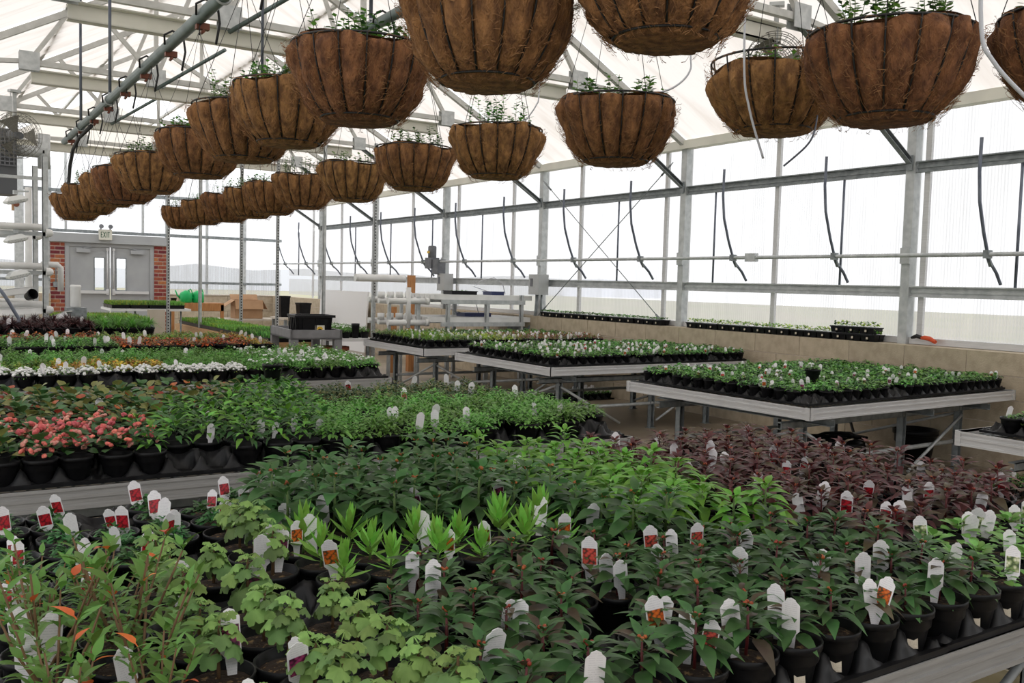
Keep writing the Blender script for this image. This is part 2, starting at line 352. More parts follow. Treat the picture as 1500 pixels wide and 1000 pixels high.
# ---- end wall with double door between brick piers
wb = struct('wall_back')
def glaze(x0, x1, z0, z1):
    part('pane', MB().add([(x0, YE+.01, z0), (x1, YE+.01, z0), (x1, YE+.01, z1), (x0, YE+.01, z1)], [(0, 1, 2, 3)]), polye, wb, kind='structure')
for x0, x1 in ((-.76, .8), (.8, 2.41), (5.0, 5.95), (5.95, 6.9), (6.9, WX)):
    for z0, z1 in ((1.0, 1.27), (1.3, 2.41)): glaze(x0, x1, z0, z1)
for x0, x1 in ((-.76, .8), (.8, 2.74), (2.74, 4.43), (4.43, 5.95), (5.95, 6.9), (6.9, WX)):
    glaze(x0, x1, 2.46, min(4.25, EZ+.545*min(WX-x1+.0, x0-XL) + .0) if min(WX-x1, x0-XL) > .3 else EZ)
for x in (-.7, .8, 2.41, 4.98, 5.95, 6.9):
    part('end_mullion', MB().box(x-.03, x+.03, YE-.06, YE, .95 if x not in (2.74, 4.43) else 2.4, 3.9), galv, wb, kind='structure')
for x in (2.74, 4.43):
    part('end_mullion', MB().box(x-.025, x+.025, YE-.06, YE, 2.42, 4.3), galv, wb, kind='structure')
for z, h in ((2.43, .07), (1.285, .06), (3.35, .08)):
    for x0, x1 in ((XL, 2.41), (4.98, WX)) if z < 2 else ((XL, WX),):
        part('end_girt', MB().box(x0, x1, YE-.09, YE-.02, z-h/2, z+h/2), galvd, wb, kind='structure')
part('end_column', MB().box(1.66, 1.84, YE-.5, YE-.38, 0, 4.4), galv, wb, kind='structure')
part('door_header', MB().box(2.38, 5.0, YE-.16, YE+.1, 2.17, 2.38), paintg, wb, kind='structure')
m = MB()
gz = lambda x: EZ+(RZ-EZ)/(RX-XL)*(x-XL) if x < RX else RZ-(RZ-EZ)/(WX-RX)*(x-RX)
part('gable_curtain', m.add([(x, YE+.02, z) for x, z in ((1.06, 4.25), (6.04, 4.25), (RX, RZ))], [(0, 1, 2)]), membm, wb, kind='structure')
for c in range(5):
    x = XL-(.3 if c % 2 else 0); z0 = c*.195
    while x < WX:
        for u0, u1 in ((max(x, XL), min(x+.6, 2.41)), (max(x, 4.98), min(x+.6, WX))):
            if u1-u0 > .03 and u0 >= x-1e-6 and u1 <= x+.6+1e-6:
                part('concrete_block', MB().box(u0+.004, u1-.004, YE-.18, YE+.05, z0+.003, z0+.192), beige if False else blockm, wb, kind='structure')
        x += .6
part('block_cap', MB().box(4.98, WX-.14, YE-.2, YE+.04, .977, 1.0), beige, wb, kind='structure')
bme = [MB().box(0, .195, 0, .1, 0, .073).mesh('brick', brickm), MB().box(0, .085, 0, .1, 0, .073).mesh('brick_half', brickm)]
for x0, x1 in ((2.41, 2.71), (4.68, 4.98)):
    pr = part('brick_pier', MB().box(x0+.005, x1-.005, YE-.09, YE+.1, 0, 2.17), mortar, wb, kind='structure')
    for c in range(23):
        lay = (0, .205), (1, 0) if c % 2 == 0 else (1, 0)
        if c % 2 == 0: seq = ((0, x0), (1, x0+.21))
        else: seq = ((1, x0), (0, x0+.1))
        for which, x in seq:
            ob('brick', bme[which], pr, (x, YE-.1-rnd.random()*.004, .008+c*.094), kind='structure')
dr = struct('door_1')
part('door_frame', MB().box(2.71, 2.8, YE-.08, YE+.06, 0, 2.17).box(4.59, 4.68, YE-.08, YE+.06, 0, 2.17).box(2.8, 4.59, YE-.08, YE+.06, 2.08, 2.17), paintg, dr, kind='structure')
for s_, x0, x1 in ((1, 2.8, 3.685), (-1, 3.705, 4.59)):
    v0, v1 = ((x1-.33, x1-.13) if s_ > 0 else (x0+.13, x0+.33))
    m = MB(); y0, y1 = YE-.05, YE
    m.box(x0, v0, y0, y1, .01, 2.08).box(v1, x1, y0, y1, .01, 2.08).box(v0, v1, y0, y1, .01, 1.07).box(v0, v1, y0, y1, 1.82, 2.08)
    lf = part('door_leaf', m, paintg, dr, kind='structure')
    part('vision_pane', MB().box(v0, v1, y0+.02, y0+.026, 1.07, 1.82), glassm, lf, kind='structure')
    part('pane_frame', MB().box(v0-.02, v0, y0-.012, y0, 1.05, 1.84).box(v1, v1+.02, y0-.012, y0, 1.05, 1.84).box(v0, v1, y0-.012, y0, 1.05, 1.07).box(v0, v1, y0-.012, y0, 1.82, 1.84), galvd, lf, kind='structure')
    part('panic_bar', MB().box(x0+.06, x1-.04, y0-.07, y0-.02, .98, 1.05).box(x0+.06, x0+.1, y0-.02, y0, .98, 1.05).box(x1-.08, x1-.04, y0-.02, y0, .98, 1.05), alu, lf, kind='structure')
    cx = x0+.3 if s_ > 0 else x1-.3
    part('door_closer', MB().box(cx-.15, cx+.15, y0-.08, y0, 1.94, 2.03).beam((cx, y0-.05, 2.04), (cx+.18*s_, y0-.02, 2.08), .03, .02), paintg, lf, kind='structure')
    hx = x1-.06 if s_ > 0 else x0+.06
    part('vertical_rod', MB().tube([(hx, y0-.03, 1.0), (hx, y0-.03, 2.05)], .016, 6).box(hx-.03, hx+.03, y0-.05, y0, .95, 1.09).box(hx-.025, hx+.025, y0-.045, y0, 2.0, 2.06), alu, lf, kind='structure')
# ---- the two walls out of view
wl = struct('wall_left'); part('wall_panel', MB().add([(XL, -2.6, .9), (XL, YE, .9), (XL, YE, EZ), (XL, -2.6, EZ)], [(0, 1, 2, 3)]), polyc, wl, kind='structure')
wf = struct('wall_front'); part('wall_panel', MB().box(XL, WX, -2.62, -2.55, 0, 2.6), mat('pale_wall_board', (190, 190, 186), .8), wf, kind='structure')

# ---- ceiling: curtain sheets per bay, trusses, channels
ce = struct('ceiling')
edges = [-2.6]+PY[1:]
for a, b in zip(edges, edges[1:]+[None]):
    if b is None: break
    for side in (0, 1):
        m = MB(); ny = max(8, int((b-a)/.09)); nx = 8; vs = []
        xa, xb = (RX, WX-.05) if side else (XL, RX)
        for j in range(ny+1):
            y = a+.035+(b-a-.07)*j/ny
            for i in range(nx+1):
                x = xa+(xb-xa)*i/nx
                sag = -.05*sin(pi*(j/ny))
                vs.append((x, y, gz(x)-.03+sag+.012*sin(y*22+.5*sin(x*1.3))+.01*sin(y*9+x)))
        m.add(vs, [(j*(nx+1)+i, j*(nx+1)+i+1, (j+1)*(nx+1)+i+1, (j+1)*(nx+1)+i) for j in range(ny) for i in range(nx)], 0, True)
        part('curtain_sheet', m, membm, ce, kind='structure')
def gusset(m, x, y, z, w_, h): m.box(x-w_/2, x+w_/2, y-.045, y-.035, z-h/2, z+h/2).box(x-w_/2, x+w_/2, y+.035, y+.045, z-h/2, z+h/2)
for Y in PY[1:-1]:
    tr = struct('truss', ce)
    for s_ in (0, 1):
        xe = WX-.1 if s_ else XL+.1
        part('top_chord', MB().beam((xe, Y, gz(xe)-.09), (RX, Y, RZ-.09), .06, .07), trussm, tr, kind='structure')
    part('bottom_chord', MB().beam((.97, Y, 3.73), (6.13, Y, 3.73), .055, .06), trussm, tr, kind='structure')
    gx = (.97, 2.28, 3.55, 4.82, 6.13)
    for x in gx:
        m = MB(); gusset(m, x, Y, 3.74, .2, .2); part('gusset_plate', m, galv, tr, kind='structure')
    for x0, x1 in ((6.13, 6.95), (6.13, 5.75), (4.82, 5.5), (4.82, 4.3), (3.55, 3.55), (2.28, 2.8), (2.28, 1.6), (.97, 1.35), (.97, .15), (4.82, 4.82), (2.28, 2.28)):
        part('web_strut', MB().beam((x0, Y, 3.74), (x1, Y, gz(x1)-.1), .045, .045), trussm, tr, kind='structure')
    m = MB().channel((1.0, Y+.16, 3.60), (6.05, Y+.16, 3.60), .10, .13, .012); m.box(1.0, 6.05, Y+.04, Y+.21, 3.66, 3.672)
    part('curtain_channel', m, creamw, tr, kind='structure')
for x in (1.35, 2.6, 4.55, 5.75):
    part('purlin', MB().beam((x, -2.5, gz(x)-.03), (x, YE, gz(x)-.03), .05, .05), trussm, ce, kind='structure')
# round tie rods between gussets of neighbouring trusses
for i in range(1, len(PY)-2):
    for x in (2.28, 4.82):
        part('sway_brace', MB().tube([(x, PY[i], 3.62), (x-.0+.55*(1 if x < 3 else -1), PY[i]-.9, 3.98)], .022, 6), greenpipe, ce, kind='structure')

# ------------------------------------------------------------------ benches
def bench(name, label, x0, x1, y0, y1, zt=.70, rz=0, piv=None, fh=.080, fmat=alu, legs=None):
    piv = piv or (x0, y0)
    r = thing(name, label, 'bench', (piv[0], piv[1], 0), rz, 'growing benches')
    X0, X1, Y0_, Y1_ = x0-piv[0], x1-piv[0], y0-piv[1], y1-piv[1]
    def rail(p, q, out):
        p = Vector(p); q = Vector(q); o = Vector(out)
        m = MB(); z0, z1 = zt-fh, zt
        c = lambda k, zz0, zz1: m.box(*(sorted((p.x+o.x*k[0], q.x+o.x*k[1]))), *(sorted((p.y+o.y*k[0], q.y+o.y*k[1]))), zz0, zz1)
        c((0, .012), z0, z1)
        for zz in (z0, z0+fh*.48, z1-.012): c((0, .017), zz, zz+.012)
        part('fascia_rail', m, fmat, r)
    rail((X0, Y0_, 0), (X1, Y0_, 0), (0, -1, 0)); rail((X0, Y1_, 0), (X1, Y1_, 0), (0, 1, 0))
    rail((X0, Y0_, 0), (X0, Y1_, 0), (-1, 0, 0)); rail((X1, Y0_, 0), (X1, Y1_, 0), (1, 0, 0))
    for cx, sx in ((X0, -1), (X1, 1)):
        for cy, sy in ((Y0_, -1), (Y1_, 1)):
            m = MB(); m.box(*sorted((cx+sx*.019, cx-sx*.02)), *sorted((cy+sy*.019, cy+sy*.012)), zt-fh-.002, zt+.002)
            m.box(*sorted((cx+sx*.019, cx+sx*.012)), *sorted((cy+sy*.019, cy-sy*.02)), zt-fh-.002, zt+.002)
            part('corner_cap', m, fmat, r)
    # expanded metal deck: slats both ways
    m = MB(); nx = int((X1-X0)/.05); ny = int((Y1_-Y0_)/.05)
    for i in range(1, nx): m.beam((X0+i*(X1-X0)/nx, Y0_, zt-.032), (X0+i*(X1-X0)/nx, Y1_, zt-.032), .012, .004)
    for j in range(1, ny): m.beam((X0, Y0_+j*(Y1_-Y0_)/ny, zt-.028), (X1, Y0_+j*(Y1_-Y0_)/ny, zt-.028), .012, .004)
    part('wire_deck', m, galvd, r, kind='stuff')
    lx = legs or [X0+.3, (X0+X1)/2+.2, X1-.3]
    ly = [Y0_+.28, Y1_-.28]
    for x in lx:
        for y in ly: part('leg', MB().channel((x, y, 0), (x, y, zt-.14), .05, .05, .006, up=(1, 0, 0)).box(x-.04, x+.04, y-.04, y+.04, 0, .006), galvd, r)
        part('cross_rail', MB().channel((x, Y0_+.03, zt-.125), (x, Y1_-.03, zt-.125), .04, .05, .006), galvd, r)
    for y in ly:
        part('long_rail', MB().channel((X0+.05, y, zt-.16), (X1-.05, y, zt-.16), .04, .05, .006), galvd, r)
        part('low_tube', MB().tube([(lx[0], y, .26), (lx[-1], y, .26)], .018, 8), galv, r)
    for x, s_ in ((lx[0], 1), (lx[-1], -1)):
        part('diagonal_brace', MB().tube([(x, ly[0], zt-.2), (x, ly[1], .1)], .013, 6), galv, r)
        part('diagonal_brace', MB().tube([(x, ly[0]-.03, zt-.22), (x+s_*.75, ly[0]-.03, .08)], .013, 6), galv, r)
    return r
bench('greenhouse_bench', 'long bench closest to camera, crowded with mixed leafy pots, grey aluminium edge', -.5, 3.07, 1.085, 2.85, fmat=greya)
bench('greenhouse_bench', 'second long bench from camera, carrying pink begonias and bright green plants', -.5, 3.0, 3.52, 5.22, fmat=greya)
bench('greenhouse_bench', 'third long bench from camera, edged with white flowering alyssum', -.5, 3.06, 6.50, 8.12, fmat=greya)
bench('greenhouse_bench', 'fourth long bench from camera, holding bronze and orange foliage', -.5, 3.0, 8.95, 10.6, fmat=greya)
bench('greenhouse_bench', 'fifth long bench from camera, holding purple straps and grassy pots', -.5, 2.35, 11.5, 12.75, fmat=greya)
bench('greenhouse_bench', 'white-edged bench by the window wall, one small pot standing raised in its crop', 4.86, 7.50, 3.90, 5.64, rz=rad(2.2), piv=(4.86, 3.9))
bench('greenhouse_bench', 'white-edged bench by the window wall, pots carrying red and orange picture tags', 4.86, 7.45, 6.84, 8.62)
bench('greenhouse_bench', 'white-edged bench beside the white pipe rack, front row thick with white tags', 4.76, 7.45, 9.2, 10.85)
bench('greenhouse_bench', 'bench cut by the frame edge, two pots at its near corner', 4.90, 7.4, 1.3, 2.90, legs=[.55, 1.4, 2.2])

# ------------------------------------------------------------------ pots, trays, tags, plants
def pot_mesh(name, r, h, n=20, m=blackp):
    b = MB(); rb = r*.70
    b.lathe([(rb*.96, 0), (rb, .004), (rb+(r*.95-rb)*.8, h*.8), (r*.955, h*.83), (r, h*.84), (r*1.01, h*.995), (r*.985, h), (r*.94, h*.985), (r*.91, h*.6), (r*.8, h*.5)], n)
    b.add([(rb*.96*cos(2*pi*k/n), rb*.96*sin(2*pi*k/n), 0) for k in range(n)], [tuple(range(n))[::-1]])
    return b.mesh(name, m)
def soil_mesh(r, z, n=16):
    b = MB(); b.lathe([(r, z-.004), (r*.7, z+.003), (r*.3, z+.005), (.001, z+.006)], n); return b.mesh('soil', soilm)
POT = pot_mesh('pot_45', .0605, .09); SOIL = soil_mesh(.055, .074)
PITCH_ = .122
def tray_mesh(nx, ny, p, H, res=10, name='carry_tray'):
    b = MB(); NX, NY = nx*res, ny*res; vs = []
    ss = lambda a, c, t: (lambda u: u*u*(3-2*u))(min(1, max(0, (t-a)/(c-a))))
    Wd, Hd = nx*p, ny*p; lip = .012
    for j in range(NY+1):
        for i in range(NX+1):
            x = i/res*p; y = j/res*p
            u = (i/res) % 1-.5 if i < NX else .5; v = (j/res) % 1-.5 if j < NY else .5
            d = (u*u+v*v)**.5
            e = min(x, Wd-x, y, Hd-y)
            z = .006+(H-.006)*(.72*ss(.36, .49, d)+.28*ss(.46, .66, d))*ss(.0, p*.26, e)
            vs.append((x-Wd/2, y-Hd/2, z))
    b.add(vs, [(j*(NX+1)+i, j*(NX+1)+i+1, (j+1)*(NX+1)+i+1, (j+1)*(NX+1)+i) for j in range(NY) for i in range(NX)], 0, True)
    b.box(-Wd/2-.004, Wd/2+.004, -Hd/2-.004, -Hd/2+.008, 0, .014).box(-Wd/2-.004, Wd/2+.004, Hd/2-.008, Hd/2+.004, 0, .014)
    b.box(-Wd/2-.004, -Wd/2+.008, -Hd/2, Hd/2, 0, .014).box(Wd/2-.008, Wd/2+.004, -Hd/2, Hd/2, 0, .014)
    return b.mesh(name, trayp)
def tag_mesh(w_=.034, h=.052, st=.034):
    """pointed-crest plant label on a stake; origin at the soil line"""
    b = MB(); a = w_/2
    out = [(-.006, -.03), (.006, -.03), (.010, st*.35), (a, st*.6), (a, st+h*.72), (a*.8, st+h*.8), (a*.62, st+h*.84), (a*.5, st+h*.93), (0, st+h), (-a*.5, st+h*.93), (-a*.62, st+h*.84), (-a*.8, st+h*.8), (-a, st+h*.72), (-a, st*.6), (-.010, st*.35)]
    n = len(out)
    b.add([(x, -.0006, z) for x, z in out]+[(x, .0006, z) for x, z in out], [tuple(range(n)), tuple(range(2*n-1, n-1, -1))]+[(i, n+i, n+(i+1) % n, (i+1) % n) for i in range(n)])
    return b.mesh('plant_tag', whitetag)
TAG = tag_mesh()
def pic_mesh(m): return MB().add([(-.0145, -.0013, .026), (.0145, -.0013, .026), (.0145, -.0013, .060), (-.0145, -.0013, .060)], [(0, 1, 2, 3)]).mesh('tag_picture', m)
PIC = {k: pic_mesh(m) for k, m in dict(red=pic_red, pur=pic_pur, org=pic_org, wht=pic_wht, cor=pic_coral).items()}
barcode = MB().box(-.011, .011, -.0004, .0004, 0, .030).mesh('price_sticker', mat('cream_sticker', (206, 196, 176), .6, rgb2=(190, 178, 160), scale=300))

# ---- single leaves
def leaf_mesh(L, W, m, droop=.25, fold=.18, shape='ovate', nseg=5, pet=.15):
    b = MB(); vs = []
    for i in range(nseg+1):
        t = i/nseg
        if shape == 'ovate': wd = sin(pi*min(1, t*.98+.02)**.78)*(1-.15*t)
        elif shape == 'lance': wd = sin(pi*t**.6)**.9
        elif shape == 'round': wd = max(0, 1-(2*t-1)**2)**.5
        else: wd = sin(pi*t**.9)
        if i == 0: wd = .06
        if i == nseg: wd = .03
        y = L*(pet+(1-pet)*t); z = -droop*L*t*t+.08*L*t
        h = wd*W/2
        vs += [(-h, y, z+fold*h), (0, y, z), (h, y, z+fold*h)]
    fs = []
    for i in range(nseg):
        o = i*3
        fs += [(o, o+1, o+4, o+3), (o+1, o+2, o+5, o+4)]
    b.add(vs, fs, 0, True)
    b.add([(-.0012, 0, 0), (.0012, 0, 0), (.0012, L*pet+.002, .001), (-.0012, L*pet+.002, .001)], [(0, 1, 2, 3)])
    return b.mesh('leaf', m)
def lobed_mesh(L, m):
    b = MB(); n = 25; vs = [(0, L*.45, .004)]; tips = 5
    for i in range(n+1):
        a = rad(-150+300*i/n); r = L*.5*(.74+.26*abs(cos(a*tips/2*1.2)))*(1-.12*abs(a)/pi)
        vs.append((sin(a)*r, L*.45+cos(a)*r, -.85*r*r/L-.003*(i % 2)))
    b.add(vs, [(0, i, i+1) for i in range(1, n+1)], 0, True)
    b.add([(-.0013, -L*.5, -.012), (.0013, -L*.5, -.012), (.0013, L*.4, .002), (-.0013, L*.4, .002)], [(0, 1, 2, 3)])
    return b.mesh('leaf', m)
LM = {
 'green': leafmat('green_leaf', (62, 96, 50), (44, 76, 40)), 'lime': leafmat('lime_leaf', (96, 142, 50), (70, 118, 44)),
 'dark': leafmat('dark_olive_leaf', (60, 92, 48), (46, 68, 40)), 'wine': leafmat('burgundy_leaf', (84, 42, 44), (58, 36, 36)),
 'wineg': leafmat('bronze_tinged_leaf', (74, 66, 48), (66, 48, 42)), 'grey': leafmat('felted_pale_leaf', (122, 150, 82), (98, 126, 66), .6),
 'greyd': leafmat('felted_green_leaf', (98, 124, 72), (80, 106, 60), .6),
 'fresh': leafmat('fresh_green_leaf', (104, 154, 64), (80, 128, 54)), 'bright': leafmat('bright_yellow_green_leaf', (128, 174, 76), (104, 152, 64)), 'fuch': leafmat('slender_green_leaf', (86, 120, 52), (66, 98, 46)),
 'orange': leafmat('orange_turned_leaf', (196, 98, 48), (168, 90, 50)), 'fern': leafmat('small_dark_green_leaf', (56, 106, 52), (42, 84, 42)),
 'dome': leafmat('soft_green_leaf', (108, 150, 76), (86, 126, 60)), 'bronze': leafmat('bronze_leaf', (118, 116, 64), (92, 100, 56)),
 'yellow': leafmat('yellow_leaf', (200, 170, 50), (176, 160, 56)), 'ylg': leafmat('yellow_green_leaf', (140, 150, 56), (116, 136, 50)),
 'coral': leafmat('coral_petal', (232, 106, 106), (238, 140, 130), .5, 60, .45, 1.0), 'pink': leafmat('pale_pink_petal', (226, 140, 128), (232, 176, 160), .5, 60, .3, 1.0), 'white': leafmat('white_petal', (236, 236, 226), (220, 222, 208), .5, 60, .1),
 'purple': leafmat('purple_strap_leaf', (66, 46, 48), (50, 40, 40)), 'grass': leafmat('grassy_leaf', (98, 134, 60), (80, 116, 52)),
 'rust': leafmat('rust_leaf', (158, 78, 46), (120, 52, 42)), 'amber': leafmat('amber_leaf', (176, 120, 44), (150, 104, 42)),
 'seedg': leafmat('seedling_green_leaf', (124, 156, 72), (104, 138, 62)), 'brownfl': leafmat('brown_bud', (126, 92, 76), (104, 74, 62)),
 'chart': leafmat('chartreuse_leaf', (176, 190, 84), (156, 176, 76)), 'bud': leafmat('orange_bud', (150, 84, 44), (120, 70, 44)),
}
stemg = mat('green_stem', (92, 116, 60), .6); stemr = mat('dark_red_stem', (96, 34, 36), .5); stemb = mat('brown_stem', (116, 88, 60), .7)
LF = {
 'imp_green': leaf_mesh(.064, .031, LM['green'], .55), 'imp_lime': leaf_mesh(.064, .029, LM['lime'], .7), 'imp_dark': leaf_mesh(.060, .029, LM['dark'], .5),
 'imp_wine': leaf_mesh(.060, .026, LM['wine'], .6), 'imp_wineg': leaf_mesh(.060, .028, LM['wineg'], .55), 'lobed': lobed_mesh(.046, LM['grey']), 'lobed2': lobed_mesh(.046, LM['greyd']),
 'rosette': leaf_mesh(.062, .017, LM['bright'], -.10, .25, 'lance'), 'fuch': leaf_mesh(.034, .011, LM['fuch'], .35, .2, 'lance'), 'fucho': leaf_mesh(.034, .013, LM['orange'], .35, .2, 'lance'),
 'dome': leaf_mesh(.036, .024, LM['dome'], .3, .15, 'round'), 'shoot': leaf_mesh(.020, .012, LM['green'], .2, .15, 'ovate', 3), 'yellow': leaf_mesh(.05, .024, LM['yellow'], .4),
 'bloom': None}

def v_impatiens(r, lf, h, tiers=4):
    out = []; z0 = .110
    for t in range(tiers):
        f = t/(tiers-1); n = (5, 6, 6, 5, 5)[min(t, 4)] if t < tiers-1 else 6; a0 = r.random()*6.28
        for k in range(n):
            a = a0+2*pi*k/n+r.uniform(-.25, .25)
            sc = (1.08-.42*f)*r.uniform(.85, 1.15)*(1.15 if t in (1, 2) else 1)
            p = rad(-2+f*50)+r.uniform(-.25, .25)
            out.append((lf(r), (0.006*sin(-a), .006*cos(a), z0+h*f), (p, r.uniform(-.3, .3), a), sc))
    return out
def v_multi(r, lf, h, nst, tiers):
    out = []
    for s_ in range(nst):
        a0 = 2*pi*s_/nst+r.random(); rr = r.uniform(.01, .03); tl = r.uniform(.1, .5)
        for t in range(tiers):
            f = (t+1)/tiers; hh = h*f*r.uniform(.85, 1.1)
            px, py = -sin(a0)*(rr+hh*tl), cos(a0)*(rr+hh*tl)
            a1 = r.random()*6.28
            for k in range(2):
                out.append((lf(r), (px, py, .08+hh), (rad(20+30*f)+r.uniform(-.3, .3), r.uniform(-.3, .3), a1+pi*k+r.uniform(-.3, .3)), r.uniform(.75, 1.15)))
    return out
def v_lobed(r):
    out = []; h = r.uniform(.06, .10)
    for k in range(17):
        f = (k/16)**.8; a = k*2.4+r.uniform(-.4, .4); R = .002+.012*sin(pi*min(1, f*.8+.25))
        out.append(('lobed' if r.random() < .65 else 'lobed2', (-sin(a)*R, cos(a)*R, (.10+h*(.40+.60*f))), (rad(-62+70*f)+r.uniform(-.3, .3), r.uniform(-.35, .35), a), r.uniform(.75, 1.15)*(1.1-.4*f)))
    return out
def v_rosette(r):
    out = []
    for k in range(22):
        f = k/21; a = k*2.4+r.uniform(-.2, .2)
        out.append(('rosette', (0, 0, .085+.045*f), (rad(8+68*f)+r.uniform(-.12, .12), r.uniform(-.2, .2), a), r.uniform(.85, 1.1)*(1.05-.1*f)))
    return out
def v_dome(r):
    out = []
    for k in range(20):
        f = k/19; a = k*2.4; R = .022*(1-f)+.004
        out.append(('dome', (-sin(a)*R, cos(a)*R, .085+.03*f), (rad(-5+55*f)+r.uniform(-.2, .2), r.uniform(-.2, .2), a), r.uniform(.75, 1.1)))
    return out
pick = lambda *a: (lambda r: r.choice(a))
VAR = {}
vr = random.Random(11)
NV = 5
VAR['G'] = [v_impatiens(vr, pick('imp_green'), vr.uniform(.055, .08), 5) for _ in range(NV)]
VAR['L'] = [v_impatiens(vr, pick('imp_lime'), vr.uniform(.05, .07), 5) for _ in range(NV)]
VAR['W'] = [v_impatiens(vr, pick('imp_dark', 'imp_dark', 'imp_dark', 'imp_dark', 'imp_dark', 'imp_wineg'), vr.uniform(.035, .055), 5) for _ in range(NV)]
VAR['R'] = [v_impatiens(vr, pick('imp_wine', 'imp_wine', 'imp_wineg'), vr.uniform(.045, .065), 5) for _ in range(NV)]
VAR['B'] = [v_lobed(vr) for _ in range(NV)]
VAR['C'] = [v_rosette(vr) for _ in range(NV)]
VAR['F'] = [v_multi(vr, lambda r: 'fucho' if r.random() < .035 else 'fuch', vr.uniform(.10, .14), 5, 8) for _ in range(NV)]
VAR['S'] = [v_dome(vr) for _ in range(NV)]
def stem_for(code, vs):
    b = MB(); zt = max(l[1][2] for l in vs)
    if code == 'F':
        for k in range(5):
            l = vs[k*16+14]; b.tube([(0, 0, .07), (l[1][0]*.6, l[1][1]*.6, (.07+l[1][2])/2), l[1]], [.0022, .0018, .0012], 5)
        return b.mesh('stem', stemb)
    b.tube([(0, 0, .07), (.002, .001, (.07+zt)/2), (0, 0, zt-(.012 if code == 'B' else .002))], [.0034, .003, .002], 6)
    if code in 'GRW':
        for k in range(4): b.blob((.006*cos(2.1*k), .006*sin(2.1*k), zt+.006), .0042, 1)
    return b.mesh('stem', [stemr if code in 'WR' else (stemb if code == 'B' else stemg), LM['bud'] if code == 'G' else LM['rust']])
STEM = {k: [stem_for(k, v) for v in vs] for k, vs in VAR.items() if k != 'S'}

# ---- joined foliage for plants too small to pick leaves apart
def foliage(name, n, R, H, L, W, ms, seed, z0=.07, up=.5, wts=None, base=.35, shape=1):
    r = random.Random(seed); b = MB()
    for i in range(n):
        a = r.random()*6.283; f = r.random(); rr = R*r.random()**.5
        hz = z0+H*(1-(rr/R)**2*.75)*r.uniform(base, 1)
        d = Vector((cos(a), sin(a), 0)); pitch = up*(1-rr/R)*1.4+r.uniform(-.45, .45)
        d = Vector((cos(a)*cos(pitch), sin(a)*cos(pitch), sin(pitch))); sd = Vector((-sin(a), cos(a), 0)); nn = sd.cross(d)
        ll = L*r.uniform(.7, 1.2); ww = W*r.uniform(.8, 1.2)
        c = Vector((cos(a)*rr, sin(a)*rr, hz))-d*ll*.4
        mi = r.choices(range(len(ms)), wts)[0] if wts else r.randrange(len(ms))
        tip = c+d*ll-Vector((0, 0, ll*.22)); mid = c+d*ll*.5
        b.add([c, mid+sd*ww/2+nn*ww*-.12, tip, mid-sd*ww/2+nn*ww*-.12, mid], [(0, 1, 4), (1, 2, 4), (2, 3, 4), (3, 0, 4)] if shape else [(0, 1, 2, 3)], mi, True)
    return b.mesh(name, [LM[m] for m in ms])
def balls(name, n, R, z0, z1, rad_, m, seed, inner=True):
    r = random.Random(seed); b = MB()
    for i in range(n):
        a = r.random()*6.283; rr = R*r.random()**.5; z = z0+(z1-z0)*(1-(rr/R)**2*.7)*r.uniform(.75, 1.05)
        b.blob((cos(a)*rr, sin(a)*rr, z), rad_*r.uniform(.7, 1.25), 0, (1, 1, .75))
    return b.mesh(name, LM[m])

def in_view(x, y, z, mx=50, my=60):
    d = Vector((x, y, z))-EYE; zz = d.dot(Fv)
    if zz < .2: return False
    px = 750+1329.16*d.dot(R2)/zz; py = 500-1329.16*d.dot(U2)/zz
    return -mx < px < 1500+mx and -my-100 < py < 1000+my
ZT = .70
def put_tag(root, x, y, pr, picks, p=.5, ppic=.4, sc=1, z=.075):
    if pr.random() > p: return
    for q in range(2 if pr.random() < .18 else 1):
        face = math.atan2(-root.location.x, root.location.y)-root.rotation_euler.z   # labels are turned to the aisle
        wanted = pr.random()
        rz = face+pr.uniform(-.6, .6)+(0 if picks and wanted < ppic else pi)
        b_ = pr.random()*6.28
        ta = ob('plant_tag', TAG, root, (x+.026*cos(b_), y+.026*sin(b_), z), (pr.uniform(-.3, .3), pr.uniform(-.2, .2), rz), sc*pr.uniform(.85, 1.1))
        if picks and wanted < ppic: ob('tag_picture', PIC[pr.choice(picks)], ta)
ZONES = {
 'G': ('dark green plant with drooping pointed leaves', 1.18, ['pur'], .12, .4), 'L': ('bright green drooping-leaved plant', 1.08, ['pur'], .12, .4),
 'W': ('dark olive plant with red stems', .97, ['org', 'cor'], .36, .3), 'R': ('burgundy-leaved plant', 1.0, ['red'], .32, .4),
 'B': ('pale lobed-leaf plant', 1.06, ['pur'], .38, .5), 'C': ('bright narrow-leaf rosette', 1.05, ['org'], .75, .6),
 'F': ('slender branching plant with orange-turned leaves', 1.2, ['wht'], .35, .2), 'S': ('low soft-green plant', 1.05, ['wht'], .6, .5), 'E': ('tiny dark ferny plant', 1.0, ['red'], .85, .75)}
def zone(x, y):
    if x < .30 and y < 1.92: return 'F'
    if y > 1.95 and x < .30+(y-2.0)*.95: return 'E'
    if x < .74: return 'B'
    if x > 2.08 and y < 1.50: return 'S'
    if x > 2.12: return 'R'
    if x > 1.62 and y > 1.60+(2.12-x)*.35: return 'L'
    if y < 1.98-.16*x: return 'W'
    if x < 1.5 and y < 2.36-.26*x: return 'C'
    return 'G'
pr = random.Random(21)
FERN = [foliage('fern_foliage', 90, .044, .045, .022, .014, ['fern', 'fern', 'green'], 50+i, .075, .6) for i in range(4)]
counts = {}
TRAY5 = tray_mesh(5, 3, PITCH_, .080)
